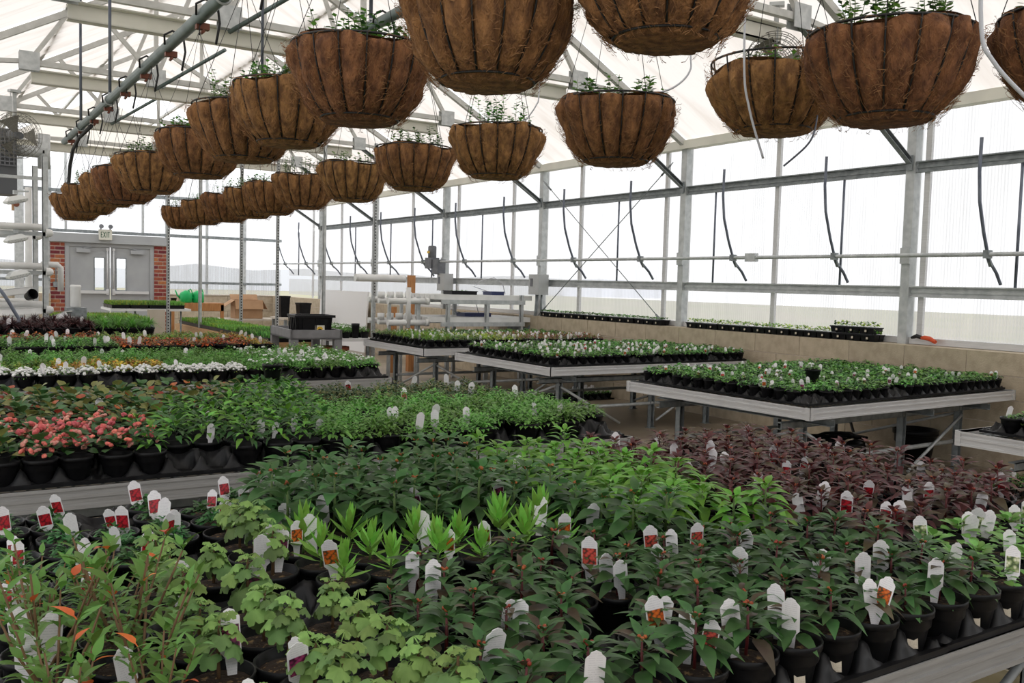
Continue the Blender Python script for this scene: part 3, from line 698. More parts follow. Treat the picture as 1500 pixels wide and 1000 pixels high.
def lay_trays(bx0, bx1, by0, p, mesh, nx, ny, rows, z, bench, edge, mx=60):
    """rows of carry trays; bx1 is the aisle end"""
    for j in range(rows):
        k = 0; x = bx1
        while x-nx*p > bx0-nx*p*.5:
            cx = x-nx*p/2; cy = by0+(j+.5)*ny*p
            if in_view(cx, cy, z, 260, 200):
                k += 1
                ob('carry_tray', mesh, None, (cx, cy+pr.uniform(-.004, .004), z), (0, 0, pr.uniform(-.006, .006)), label='black carry tray on the %s, %s row back, %s from aisle end' % (bench, ordn(j+1), ordn(k)), cat='tray', group='carry trays on the '+bench)
            x -= nx*p+.006
X1 = 3.05
lay_trays(-.2, X1, 1.08, PITCH_, TRAY5, 5, 3, 5, ZT, 'front bench', 'its front edge')
for j in range(15):
    y = 1.08+PITCH_*(j+.5); n = 0
    if y > 2.83: break
    for i in range(26):
        x = X1-PITCH_*(i+.5)-.006*(i//5)
        if not in_view(x, y, ZT+.14): continue
        c = zone(x, y)
        emp = pr.random()
        if j and emp < {'W': .10, 'B': .22, 'R': .12, 'S': .22, 'E': .12, 'L': .08, 'G': .03}.get(c, .02): continue
        n += 1
        desc, sc, picks, pt, pp = ZONES[c]
        r = thing('potted_plant', '%s, front bench, %s row back, %s from aisle end' % (desc, ordn(j+1), ordn(n)), 'plant', (x+pr.uniform(-.004, .004), y+pr.uniform(-.004, .004), ZT+.006), pr.random()*6.28, 'potted plants on the front bench')
        ob('pot', POT, r); ob('soil', SOIL, r)
        s_ = sc*pr.uniform(.88, 1.12)
        if c == 'E':
            ob('foliage', pr.choice(FERN), r, (0, 0, 0), None, (s_, s_, 1), kind='stuff')
        else:
            k = pr.randrange(NV)
            if c in STEM: ob('stem', STEM[c][k], r, scale=(s_, s_, s_ if c != 'S' else 1))
            for lf, lo, ro, ls in VAR[c][k]:
                ob('leaf', LF[lf], r, (lo[0]*s_, lo[1]*s_, lo[2]*s_), ro, ls*s_)
        put_tag(r, 0, 0, pr, picks, pt, pp, .95 if c == 'E' else 1.0, .078 if c in 'ES' else .094)
        if j == 0 and pr.random() < .6:
            a = pi+.5+.0
            ob('price_sticker', barcode, r, (0, 0, 0)).matrix_local = Matrix.Rotation(-r.rotation_euler.z+math.atan2(-x, y)*.62+pr.uniform(-.25, .25), 4, 'Z') @ Matrix.Translation((0, -.0500, .014)) @ Matrix.Rotation(rad(-12), 4, 'X')

# ---- generic rows of pots with joined foliage
def rows(bench, x1, y0, nrow, p, ncol, zfun, name, z=ZT, pot=POT, soil=SOIL, edge='its front edge', endw='aisle end', gp=None, limit=300, seed=5, simple=False, ps=1.0, lim_objs=None, step=-1, grp=.006):
    r_ = random.Random(seed); made = []
    for j in range(nrow):
        y = y0+p*(j+.5); n = 0
        for i in range(ncol):
            x = x1+step*(p*(i+.5)+grp*(i//5))
            if not in_view(x, y, z+.1): continue
            c = zfun(x, y, i, j, r_)
            if c is None: continue
            n += 1
            made.append((x, y, j, n, c))
    return made, r_
BLM = [balls('bloom', 6, .010, 0, .010, .0085, 'coral', 5), balls('bloom', 5, .009, 0, .009, .0085, 'pink', 6)]
F2 = {
 'beg': [foliage('begonia_foliage', 46, .055, .055, .05, .042, ['dark', 'green', 'bronze'], 60+i, .08, .5, base=.2) for i in range(3)],
 'begb': [foliage('begonia_foliage', 52, .062, .075, .055, .046, ['green', 'bronze', 'dark', 'rust'], 64+i, .08, .5, (6, 3, 3, .3), base=.2) for i in range(3)],
 'imp': [foliage('leafy_foliage', 84, .066, .085, .045, .022, ['green', 'lime', 'fresh'], 68+i, .075, .3, (3, 3, 1), base=.15) for i in range(4)],
 'brz': [foliage('small_foliage', 110, .064, .065, .028, .015, ['bronze', 'green', 'dark'], 72+i, .08, .4, base=.2) for i in range(3)],
 'fine': [foliage('fine_foliage', 130, .064, .080, .032, .015, ['fresh', 'dome', 'dome'], 76+i, .075, .4, base=.15) for i in range(4)],
 'aly': [foliage('fine_foliage', 90, .056, .05, .024, .009, ['dome', 'ylg', 'green'], 80+i, .075, .4, base=.15) for i in range(3)],
 'ylw': [foliage('small_foliage', 80, .056, .06, .032, .02, ['yellow', 'ylg', 'amber'], 84+i, .075, .4, base=.2) for i in range(3)],
 'lgt': [foliage('small_foliage', 80, .056, .055, .03, .018, ['lime', 'ylg', 'dome'], 87+i, .075, .4, base=.2) for i in range(3)],
 'rust': [foliage('small_foliage', 70, .054, .055, .034, .024, ['rust', 'wine', 'bronze', 'orange'], 90+i, .075, .4, base=.2) for i in range(3)],
 'amb': [foliage('small_foliage', 80, .056, .065, .03, .018, ['amber', 'bronze', 'ylg'], 93+i, .075, .4, base=.2) for i in range(3)],
 'oliv': [foliage('small_foliage', 80, .056, .06, .03, .018, ['ylg', 'bronze', 'lime'], 96+i, .075, .4, base=.2) for i in range(3)],
 'mid': [foliage('small_foliage', 80, .058, .06, .034, .018, ['green', 'dome', 'fresh'], 99+i, .075, .4, base=.2) for i in range(3)],
 'pur': [foliage('strap_foliage', 60, .03, .03, .16, .012, ['purple', 'wine'], 102+i, .10, 1.0, base=.4) for i in range(3)],
 'gra': [foliage('grass_foliage', 110, .045, .05, .14, .006, ['grass', 'fresh'], 105+i, .10, 1.1, base=.4) for i in range(3)],
}
ALY = [balls('blossoms', 40, .068, .072, .130, .0105, 'white', 110+i) for i in range(3)]
WFL = [balls('blossoms', 4, .045, .12, .145, .010, 'white', 114+i) for i in range(3)]
LF2 = {'bgreen': leaf_mesh(.048, .046, LM['green'], .35, .2, 'round', 4), 'bbronze': leaf_mesh(.048, .046, LM['bronze'], .35, .2, 'round', 4), 'bdark': leaf_mesh(.046, .044, LM['dark'], .35, .2, 'round', 4), 'brust': leaf_mesh(.046, .044, LM['rust'], .35, .2, 'round', 4),
       'ilime': leaf_mesh(.050, .024, LM['lime'], .6, .2, 'ovate', 4), 'igreen': leaf_mesh(.050, .024, LM['green'], .6, .2, 'ovate', 4), 'ifresh': leaf_mesh(.044, .022, LM['fresh'], .6, .2, 'ovate', 4)}
def v_mound(r, lf, n, Rm, z0, H, p0, p1, sc=1.0):
    out = []
    for k in range(n):
        f = (k+.5)/n; a = k*2.4+r.uniform(-.4, .4); R = Rm*(1-f)**.5*r.uniform(.6, 1)
        out.append((lf(r), (-sin(a)*R, cos(a)*R, z0+H*f*r.uniform(.75, 1.1)), (rad(p0+(p1-p0)*f)+r.uniform(-.35, .35), r.uniform(-.35, .35), a), sc*r.uniform(.75, 1.15)))
    return out
VAR2 = {'beg': [v_mound(vr, pick('bdark', 'bgreen', 'bgreen'), 16, .036, .104, .045, 2, 40) for _ in range(4)],
        'begb': [v_mound(vr, pick('bgreen', 'bgreen', 'bgreen', 'bbronze', 'bdark', 'bdark', 'bbronze', 'brust') if q else pick('bgreen', 'bbronze'), 20, .038, .104, .07, 2, 50) for q in range(4)],
        'imp': [v_mound(vr, pick('ilime', 'igreen', 'igreen', 'ifresh'), 30, .034, .108, .08, 2, 55) for _ in range(5)]}
DESC = {'beg': 'coral-flowered begonia', 'begb': 'bronze-green begonia without flowers', 'imp': 'bright green leafy plant', 'brz': 'small bronze-green plant', 'fine': 'fine-leaved green plant',
        'aly': 'white-flowering alyssum', 'ylw': 'yellow-leaved plant', 'lgt': 'light green plant', 'rust': 'rust and burgundy foliage plant', 'amb': 'amber foliage plant', 'oliv': 'olive-yellow plant', 'mid': 'mid-green bushy plant',
        'finew': 'fine-leaved green plant with white blooms', 'pur': 'purple strap-leaved plant', 'gra': 'tall grassy plant'}
def plant_rows(bench, name, x1, y0, nrow, p, ncol, zfun, seed, gp, tagp=.25, z=ZT, sc=1.0, pics=None):
    made, r_ = rows(bench, x1, y0, nrow, p, ncol, zfun, name, z, seed=seed)
    for x, y, j, n, c in made:
        nm = name(c) if callable(name) else name
        ps = p/PITCH_
        r = thing(nm, '%s, %s, %s row back, %s from aisle end' % (DESC[c], bench, ordn(j+1), ordn(n)), 'plant', (x+r_.uniform(-.004, .004), y+r_.uniform(-.004, .004), z+.006), r_.random()*6.28, gp, ps)
        ob('pot', POT, r)
        s_ = sc*r_.uniform(.9, 1.15)
        k = 'fine' if c == 'finew' else c
        if c in VAR2:
            for lf, lo, ro, ls in r_.choice(VAR2[c]): ob('leaf', LF2[lf], r, (lo[0]*s_, lo[1]*s_, lo[2]), ro, ls*s_)
        else: ob('foliage', r_.choice(F2[k]), r, None, (r_.uniform(-.08, .08), r_.uniform(-.08, .08), 0), (s_, s_, s_*r_.uniform(.9, 1.1)), kind='stuff')
        if c == 'beg':
            for q in range(r_.randint(10, 17)):
                a = r_.random()*6.28; rr = .066*r_.random()**.5
                ob('bloom', BLM[r_.random() < .3], r, (rr*cos(a), rr*sin(a), .158-.5*rr+r_.uniform(-.03, .035)), (r_.random(), r_.random(), r_.random()*6), r_.uniform(.6, 1.1))
        if c == 'aly': ob('blossoms', r_.choice(ALY), r, kind='stuff')
        if c == 'finew': ob('blossoms', r_.choice(WFL), r, kind='stuff')
        put_tag(r, 0, 0, r_, pics, tagp*(2.2 if j == 0 else 1), .3, 1.0, .085)
# second bench
def z2(x, y, i, j, r):
    if r.random() < (.12 if j < 1 else .02): return None
    lim = .62+.10*(j < 4)
    if j < 5 and x < .30+.36+.08*(j % 2) and x > .30-.06*j: return 'beg'
    if x < .32 and j < 5: return 'begb'
    if j >= 4 and x < .62+.075*j and not (j < 7 and x > .9): return 'begb'
    if x < 1.42+.03*j: return 'imp'
    if j > 7: return 'brz'
    return 'fine'
lay_trays(-.1, 2.98, 3.54, PITCH_, TRAY5, 5, 3, 4, ZT, 'second bench', 'its front edge')
plant_rows('second bench', lambda c: 'potted_begonia' if c in ('beg', 'begb') else 'leafy_potted_plant', 2.98, 3.54, 13, PITCH_, 24, z2, 31, 'plants on the second bench', .07, pics=['red', 'cor'])
# third bench
def z3(x, y, i, j, r):
    if j == 0 and r.random() < .22: return None
    if j < 2: return 'aly' if x < 2.0 else 'finew'
    if j < 6:
        if x < .75: return 'lgt'
        if x < 1.5: return 'ylw'
    return 'finew' if x > 2.2 and r.random() < .6 else 'fine'
lay_trays(-.1, 3.05, 6.51, PITCH_, TRAY5, 5, 3, 4, ZT, 'third bench', 'its front edge')
plant_rows('third bench', lambda c: 'potted_alyssum' if c == 'aly' else 'feathery_potted_plant', 3.05, 6.51, 12, PITCH_, 24, z3, 32, 'plants on the third bench', .08)
# fourth bench
def z4(x, y, i, j, r):
    if j == 0 and r.random() < .1: return None
    if x < 1.55: return 'mid' if j < 6 else ('rust' if r.random() < .5 else 'mid')
    if x > 2.7: return 'amb'
    return ('rust' if j < 6 else 'oliv') if x < 2.75 else 'oliv'
lay_trays(.3, 2.98, 8.97, PITCH_, TRAY5, 5, 3, 4, ZT, 'fourth bench', 'its front edge')
plant_rows('fourth bench', 'foliage_potted_plant', 2.98, 8.97, 12, PITCH_, 22, z4, 33, 'plants on the fourth bench', .10)
def z5(x, y, i, j, r): return 'pur' if x < 1.62+.05*(j % 2) else 'gra'
lay_trays(.5, 2.33, 11.52, .16, tray_mesh(5, 3, .16, .09), 5, 3, 3, ZT, 'fifth bench', 'its front edge')
plant_rows('fifth bench', 'grassy_potted_plant', 2.33, 11.52, 7, .16, 12, z5, 34, 'plants on the fifth bench', .08)

# ---- benches by the window: small pots
SP = pot_mesh('pot_small', .050, .080, 14)
PB_ = .107
TRAY6 = tray_mesh(6, 3, PB_, .066, 8)
SF = {'par': [foliage('seedling_foliage', 44, .044, .042, .030, .021, ['mid_' if False else 'dome', 'green', 'fresh'], 130+i, .068, .5, base=.25) for i in range(5)],
      'grs': [foliage('grass_foliage', 60, .040, .05, .06, .006, ['grass', 'ylg', 'fresh'], 136+i, .07, 1.0, base=.4) for i in range(3)],
      'brn': [foliage('bud_foliage', 50, .042, .045, .024, .014, ['brownfl', 'rust', 'dome'], 140+i, .068, .6, base=.3) for i in range(3)],
      'chr': [foliage('pale_foliage', 50, .042, .045, .028, .016, ['chart', 'ylg', 'dome'], 144+i, .068, .6, base=.3) for i in range(3)],
      'hrb': [foliage('herb_foliage', 56, .046, .055, .026, .014, ['green', 'dome', 'bronze'], 148+i, .068, .5, base=.25) for i in range(3)]}
FLW = [balls('blossoms', 9, .045, .10, .125, .014, 'white', 150+i) for i in range(3)]
def small_bench(bench, x0, y0, nrow, ncol, zfun, seed, name, descs, M=None, keep=300, pics=None, tagp=.5, z=ZT, edge='aisle edge', ppic=.5, xmax=9):
    """columns run away from the camera; x0 is the aisle edge, y0 the near edge"""
    r_ = random.Random(seed); M = M or Matrix.Identity(4); lst = []
    for j in range(nrow):
        n = 0
        for i in range(ncol):
            p = M @ Vector((x0+PB_*(i+.5)+.006*(i//6), y0+PB_*(j+.5)+.005*(j//3), z+.006))
            if not in_view(*p, 40, 40) or p.x > xmax: continue
            c = zfun(i, j, r_)
            if c is None: continue
            n += 1; lst.append((p, j, n, i, c))
    lst.sort(key=lambda t: (t[0]-EYE).length)
    rest = MB()
    for idx, (p, j, n, i, c) in enumerate(lst):
        fm = r_.choice(SF[c]); a = r_.random()*6.28; s_ = r_.uniform(1.0, 1.3)
        if idx < keep:
            o = ob(name, SP, None, p, (0, 0, a), None, None, '%s, %s, %s row back, %s from aisle' % (descs[c], bench, ordn(j+1), ordn(n)), 'plant', 'small pots on the '+bench)
            ob('foliage', fm, o, None, None, s_, kind='stuff')
            if c == 'grs' and j < 2 or c == 'chr' and r_.random() < .5: pass
            put_tag(o, 0, 0, r_, pics, tagp, ppic, .8, .07)
        else:
            for me, off in ((SP, 0), (fm, 1)):
                o_ = len(rest.v); ca, sa = cos(a), sin(a); k = 1 if off == 0 else s_
                rest.v += [(p.x+k*(v.co.x*ca-v.co.y*sa), p.y+k*(v.co.x*sa+v.co.y*ca), p.z+k*v.co.z) for v in me.vertices]
                for q in me.polygons:
                    rest.f.append(tuple(o_+t for t in q.vertices)); rest.m.append(0 if off == 0 else 1+q.material_index % 3); rest.sm.append(True)
    if rest.v:
        ob('seedling_mass', rest.mesh('seedling_mass', [blackp, LM['dome'], LM['green'], LM['fresh']]), kind='stuff', label='more distant small potted seedlings filling the window end of the '+bench, cat='plants')
    return lst
def small_trays(bench, x0, y0, nx, ny, M=None, z=ZT):
    M = M or Matrix.Identity(4); rz = M.to_euler().z
    for j in range(ny):
        for i in range(nx):
            p = M @ Vector((x0+(6*PB_+.006)*(i+.5)-.003, y0+(3*PB_+.005)*(j+.5), z))
            if in_view(*p, 150, 150):
                ob('carry_tray', TRAY6, None, p, (0, 0, rz), label='black carry tray on the %s, %s row back, %s from aisle' % (bench, ordn(j+1), ordn(i+1)), cat='tray', group='carry trays on the '+bench)
M1 = Matrix.Translation((4.86, 3.9, 0)) @ Matrix.Rotation(rad(2.2), 4, 'Z') @ Matrix.Translation((-4.86, -3.9, 0))
zp = lambda i, j, r: None if (j == 0 and i in (0, 1, 9, 10)) or r.random() < .02 else 'par'
B1 = 'first window-side bench'
small_trays(B1, 4.93, 3.97, 4, 5, M1); small_bench(B1, 4.93, 3.97, 15, 24, zp, 41, 'seedling_pot', {'par': 'green seedling in small black pot'}, M1, 300, ['cor', 'org', 'pur'], .30, ppic=.3)
B2 = 'second window-side bench'
small_trays(B2, 4.92, 6.90, 4, 5); small_bench(B2, 4.92, 6.90, 15, 24, lambda i, j, r: 'par' if r.random() > .03 else None, 42, 'young_potted_plant', {'par': 'small green plant with tag'}, None, 290, ['cor', 'red', 'org'], .5, ppic=.4)
B3 = 'third window-side bench'
def zb3(i, j, r):
    if j < 2 and i > 2: return 'hrb' if i < 7 else ('chr' if i < 12 else 'brn')
    if i < 6: return 'grs' if j < 10 else 'hrb'
    if i < 11: return 'chr' if j < 7 else 'hrb'
    return 'brn' if j < 9 else 'par'
small_trays(B3, 4.84, 9.25, 4, 5); small_bench(B3, 4.84, 9.25, 15, 24, zb3, 43, 'tagged_potted_plant', {'grs': 'grassy young plant', 'hrb': 'bushy herb-like plant', 'chr': 'chartreuse young plant', 'brn': 'brown-budded young plant', 'par': 'small green plant'}, None, 290, ['wht'], .45, ppic=.15)
# two lifted pots: one standing in the crop of the first window-side bench, one between the second and third benches
for x, y, z, me, l in ((5.52, 4.42, ZT+.10, SF['par'][0], 'small seedling pot standing raised above its neighbours, first window-side bench'),
                       (1.62, 4.96, ZT+.19, F2['imp'][1], 'lone dark pot with leafy plant perched above the bronze-green crop, second bench')):
    o = ob('raised_seedling_pot', SP, None, (x, y, z), None, 1.15, None, l, 'plant'); ob('foliage', me, o, (0, 0, .005), None, .62 if 'bronze' in l else 1, kind='stuff')
# corner bench cut by the frame: pots in a tray
small_trays('corner bench', 4.98, 2.50, 3, 1)
for i in range(7):
    for j in range(2):
        p = Vector((5.06+.122*i, 2.57+.122*j, ZT+.006))
        if in_view(*p, 60, 60):
            o = ob('corner_bench_pot', POT, None, p, (0, 0, rnd.random()*6), None, None, 'green potted plant on the corner bench, %s row from its front, %s from the aisle' % (ordn(j+1), ordn(i+1)), 'plant', 'pots on the corner bench')
            ob('foliage', F2['mid'][i % 3], o, None, None, .85, kind='stuff'); put_tag(o, 0, 0, rnd, ['wht'], .8, .5, 1, .08)
# sill trays along the block wall
def cellpack(L, n, seed, ms):
    b = MB(); r = random.Random(seed); w_ = .15; h = .065
    nc = n
    for i in range(nc):
        y0 = L*i/nc; y1 = L*(i+1)/nc
        for x0 in (0, w_/2):
            x1 = x0+w_/2; a = .010
            b.add([(x0+a, y0+a, 0), (x1-a, y0+a, 0), (x1-a, y1-a, 0), (x0+a, y1-a, 0), (x0+.001, y0+.001, h), (x1-.001, y0+.001, h), (x1-.001, y1-.001, h), (x0+.001, y1-.001, h)], [(0, 1, 5, 4), (1, 2, 6, 5), (2, 3, 7, 6), (3, 0, 4, 7), (0, 3, 2, 1), (4, 5, 6, 7)])
    b.box(-.008, 0, 0, L, h-.012, h).box(w_, w_+.008, 0, L, h-.012, h)
    return b
def sill_tray(y, z, seed, lab, ms, L=.5, flo=.04):
    o = ob('cell_tray', cellpack(L, 6, seed, ms).mesh('cell_tray', blackp), None, (7.625, y, z), None, None, None, lab, 'tray', 'seedling trays on the wall sill')
    r = random.Random(seed); b = MB()
    for i in range(6):
        for x in (.04, .11):
            for q in range(18):
                a = r.random()*6.28; c = Vector((x+r.uniform(-.025, .025), L*(i+.5)/6+r.uniform(-.04, .04), .066+r.random()*flo)); d = Vector((cos(a)*.030, sin(a)*.030, r.uniform(-.002, .022))); s_ = Vector((-sin(a), cos(a), 0))*.011
                b.add([c, c+d*.5+s_, c+d, c+d*.5-s_], [(0, 1, 2, 3)], r.randrange(3), True)
    ob('foliage', b.mesh('sill_foliage', [LM[k] for k in ms]), o, kind='stuff')
    for q in range(3):
        st = ob('price_sticker', barcode, o, (-.010, L*(q+.5)/3, .02), (0, 0, pi/2), (1, 1, .7))
k = 0
for y in (5.40, 5.92, 6.44, 6.96, 7.48):
    k += 1; sill_tray(y, 1.0, 200+k, 'black cell tray of pale seedlings on the wall sill, %s from the grip tool' % ordn(k), ['chart', 'seedg', 'dome'])
sill_tray(5.42, 1.07, 209, 'black cell tray stacked on top of another at the end of the sill row', ['chart', 'seedg', 'green'])
k = 0
for y in (8.42, 8.95, 9.48, 10.01, 10.54):
    k += 1; sill_tray(y, 1.0, 210+k, 'cell tray of grey-green seedlings on the sill under crossed cables, %s from camera' % ordn(k), ['green', 'dome', 'greyd'], .5, .025)

# ------------------------------------------------------------------ hanging baskets
BR = .200; BH = .214; NR = 16
def bprof(t):   # radius at depth fraction t
    return BR*(1-.15*t-.32*t**2.6)
def liner_mesh(seed, dip=0):
    r = random.Random(seed); b = MB(); per = 7; n = NR*per; rowsn = 15; vs = []
    amp = [r.uniform(.75, 1.3) for _ in range(NR)]; ph = [r.random()*6 for _ in range(NR)]
    for j in range(rowsn+1):
        t = j/rowsn
        for i in range(n):
            a = 2*pi*i/n; k = i//per; u = (i % per)/per
            bul = abs(sin(pi*u))**.62*amp[k]*(.027*(1-.35*t)*min(1, t*5+.3))-.006*(1-abs(sin(pi*u)))**6
            if t > .93: bul *= .3
            lump = (.006*sin(9*t+ph[k])+.004*sin(21*t+ph[k]*2)*sin(pi*u*2+ph[k]))*sin(pi*u)
            top = .010*sin(3*a+seed)+.006*sin(7*a) if j == 0 else 0
            rr = (bprof(t)-.004+bul+lump)
            if t > .97: rr *= .985
            vs.append((rr*cos(a), rr*sin(a), -BH*t+top-(dip if j == 0 else dip*(1-t))))
    b.add(vs, [(j*n+i, (j+1)*n+i, (j+1)*n+(i+1) % n, j*n+(i+1) % n) for j in range(rowsn) for i in range(n)], 0, True)
    o = rowsn*n
    b.v.append((0, 0, -BH-.006)); ci = len(b.v)-1
    for i in range(n): b.f.append((o+(i+1) % n, o+i, ci)); b.m.append(0); b.sm.append(True)
    # inner face
    vi = []
    for j, (rr, z) in enumerate(((.985, .006), (.90, .004), (.86, -.05))):
        for i in range(n):
            a = 2*pi*i/n; vi.append((BR*rr*cos(a), BR*rr*sin(a), z-dip+.010*sin(3*a+seed)*(j < 2)))
    b.add(vi, [(j*n+i, j*n+(i+1) % n, (j+1)*n+(i+1) % n, (j+1)*n+i) for j in range(2) for i in range(n)], 0, True)
    return b.mesh('coir_liner', coirm)
def fibres(seed, n=1500):
    r = random.Random(seed); b = MB()
    for _ in range(n):
        a = r.random()*6.283; t = r.random()**.8
        pts = []; da = r.uniform(-.16, .16); dt = r.uniform(-.22, .22); lift = r.uniform(.002, .012) if r.random() < .85 else r.uniform(.008, .02)
        for q in range(4):
            u = q/3; tt = min(1, max(0, t+dt*u)); aa = a+da*u
            k = (aa/(2*pi)*NR) % 1; R = bprof(tt)+.024*(1-.35*tt)*abs(sin(pi*k))**.7+lift*sin(pi*u*.8+.2)
            pts.append(Vector((R*cos(aa), R*sin(aa), -BH*tt-(.01*u if tt > .98 else 0))))
        w_ = r.uniform(.0004, .0009)
        for p, q in zip(pts, pts[1:]):
            up = Vector((0, 0, w_)); b.add([p-up, q-up, q+up, p+up], [(0, 1, 2, 3)])
    return b.mesh('coir_fibre', fibrem)
LIN = [liner_mesh(1), liner_mesh(2), liner_mesh(3, .03)]
FIB = [fibres(1), fibres(2)]
RIM = MB().ring((0, 0, .004), BR+.003, .0036, 48, 6).mesh('wire_rim', blackw)
BRING = MB().ring((0, 0, -BH*.955), bprof(.955)+.001, .003, 36, 6).mesh('base_ring', blackw)
_b = MB(); _b.tube([(bprof(t)+.0045, 0, -BH*t+.004) for t in [i/10*.955 for i in range(11)]], .0026, 6); RIB = _b.mesh('wire_rib', blackw)
BSOIL = MB().lathe([(.18, -.03), (.12, -.02), (.001, -.015)], 20).mesh('soil', soilm)
def shoots(seed, n, lo, hi, spread):
    r = random.Random(seed); b = MB()
    for s_ in range(n):
        a = r.random()*6.28; R = spread*r.random()**.5; h = r.uniform(lo, hi); x, y = R*cos(a), R*sin(a); lx, ly = r.uniform(-.03, .03), r.uniform(-.03, .03)
        p0 = Vector((x, y, -.02)); p1 = Vector((x+lx, y+ly, h)); b.tube([p0, (p0+p1)/2+Vector((lx*.2, 0, 0)), p1], [.0015, .0012, .0008], 4, 0)
        nn = int(6+h*120)
        for q in range(nn):
            f = .25+.75*q/nn; c = p0.lerp(p1, f); aa = q*2.4+r.random(); d = Vector((cos(aa), sin(aa), r.uniform(-.1, .5))).normalized(); sd = Vector((-sin(aa), cos(aa), 0)); L = r.uniform(.016, .028)
            b.add([c, c+d*L*.55+sd*L*.33, c+d*L, c+d*L*.55-sd*L*.33], [(0, 1, 2, 3)], 1+r.randrange(2), True)
    return b.mesh('shoots', [stemg, LM['green'], LM['fresh']])
SH = [shoots(1, 40, .03, .09, .15), shoots(2, 26, .04, .14, .15), shoots(3, 22, .03, .08, .13), shoots(4, 36, .04, .11, .15)]
def basket(x, y, z, label, li, si, row, pz, drip=None):
    r = thing('hanging_basket', label, 'basket', (x, y, z), rnd.random()*6.28, 'coir-lined hanging baskets', rnd.uniform(.97, 1.03))
    ob('coir_liner', LIN[li], r); ob('coir_fibre', FIB[(li+si) % 2], r, None, (0, 0, rnd.random()*.2), kind='stuff'); ob('wire_rim', RIM, r); ob('base_ring', BRING, r); ob('soil', BSOIL, r, (0, 0, -.0 if li < 2 else -.03))
    for k in range(NR): ob('wire_rib', RIB, r, None, (0, 0, 2*pi*k/NR))
    ob('shoots', SH[si], r, (0, 0, -.0 if li < 2 else -.04), (0, 0, rnd.random()*6), kind='stuff')
    h = pz-z-.06
    for k in range(4):
        a = 2*pi*k/4+.4
        part('hanger_wire', MB().tube([((BR+.003)*cos(a), (BR+.003)*sin(a), .004), (.004*cos(a), .004*sin(a), h)], .0013, 4), blackw, r)
    part('hanger_hook', MB().tube([(0, 0, h-.01), (0, 0, h+.03), (.012, 0, h+.055), (.03, 0, h+.06)], .003, 5), blackw, r)
    return r
P1X, P1Z, P2X, P2Z = 1.13, 2.71, 2.15, 2.90
R1 = [(1.385, 1.55, 2.215, 0, 0), (1.13, 1.89, 2.14, 1, 2), (1.10, 2.58, 2.145, 0, 3), (1.15, 3.36, 2.17, 1, 0), (1.12, 3.83, 2.16, 0, 1), (1.13, 4.62, 2.15, 1, 0), (1.13, 5.74, 2.155, 0, 3), (1.13, 6.52, 2.15, 1, 2), (1.13, 7.08, 2.15, 0, 2), (1.13, 8.0, 2.15, 1, 1), (1.13, 8.85, 2.14, 0, 2)]
R2_ = [(2.41, 1.16, 2.15, 1, 3), (2.10, 1.49, 2.12, 0, 1), (2.29, 2.03, 2.18, 2, 2), (2.09, 2.58, 2.115, 1, 0), (2.13, 3.46, 2.135, 0, 1), (2.14, 4.29, 2.145, 1, 3), (2.18, 5.2, 2.15, 0, 2), (2.2, 6.1, 2.16, 1, 1), (2.15, 6.62, 2.14, 0, 0), (2.15, 7.12, 2.14, 1, 3), (2.15, 7.8, 2.14, 0, 1), (2.15, 8.58, 2.14, 1, 2), (2.15, 9.4, 2.13, 0, 2)]
lab1 = ['coir basket cut by the frame top, its ringed base tilted toward the window wall', 'largest coir basket, cropped by the frame top, showing its dark ringed base']
for k, (x, y, z, li, si) in enumerate(R1):
    basket(x, y, z, lab1[k] if k < 2 else 'brown coir hanging basket in the row under the grey-green pipe, %s from camera' % ordn(k+1), li, si, 1, P1Z)
for k, (x, y, z, li, si) in enumerate(R2_):
    l = {0: 'coir basket sliced by the frame side, white drip tube hanging across it', 2: 'coir basket with liner sunk below its wire rim, fan behind'}.get(k, 'brown coir hanging basket in the row nearer the window wall, %s from camera' % ordn(k+1))
    basket(x, y, z, l, li, si, 2, P2Z)
# drip tubes: white spaghetti tubes
def tube_obj(name, pts, r, m, label, cat, group=None, n=6):
    cu = [Vector(p) for p in pts]; out = []
    for i in range(len(cu)-1):
        p0 = cu[max(i-1, 0)]; p1 = cu[i]; p2 = cu[i+1]; p3 = cu[min(i+2, len(cu)-1)]
        for q in range(6):
            t = q/6; out.append(.5*((2*p1)+(p2-p0)*t+(2*p0-5*p1+4*p2-p3)*t*t+(3*p1-p0-3*p2+p3)*t**3))
    out.append(cu[-1])
    return ob(name, MB().tube(out, r, n).mesh(name, m), label=label, cat=cat, group=group)
driptube = mat('pale_drip_tube', (196, 198, 204), .4)
for nm, pts, r_, m_, l in (
 ('drip_tube', [(1.906, 1.143, 2.3), (1.912, 1.134, 2.037), (1.933, 1.115, 1.965), (1.987, 1.074, 1.893), (2.03, 1.049, 1.86)], .0045, driptube, 'thick pale drip tube curving over the basket sliced by the frame side'),
 ('drip_tube', [(1.941, 1.846, 2.5), (1.939, 1.837, 2.102), (1.95, 1.82, 1.968), (1.981, 1.79, 1.831)], .0035, driptube, 'pale drip tube hanging in front of the sunken-liner basket'),
 ('drip_tube', [(2.30, 1.87, 2.0), (2.266, 1.852, 1.941), (2.245, 1.863, 1.899), (2.188, 1.895, 1.839)], .003, MATS['blue_grey_steel'], 'bluish drip tube poking out below the sunken-liner basket'),
 ('drip_tube', [(2.28, 2.41, 2.6), (2.276, 2.41, 2.308), (2.271, 2.407, 2.224), (2.22, 2.435, 2.165), (2.14, 2.48, 2.135)], .0035, driptube, 'pale drip tube looping into the fourth basket nearer the window wall'),
 ('drip_tube', [(2.23, 3.27, 2.6), (2.224, 3.278, 2.295), (2.211, 3.281, 2.227), (2.16, 3.33, 2.13)], .003, driptube, 'pale drip tube looping into the fifth basket nearer the window wall')):
    tube_obj(nm, pts, r_, m_, l, 'tube', 'drip tubes')

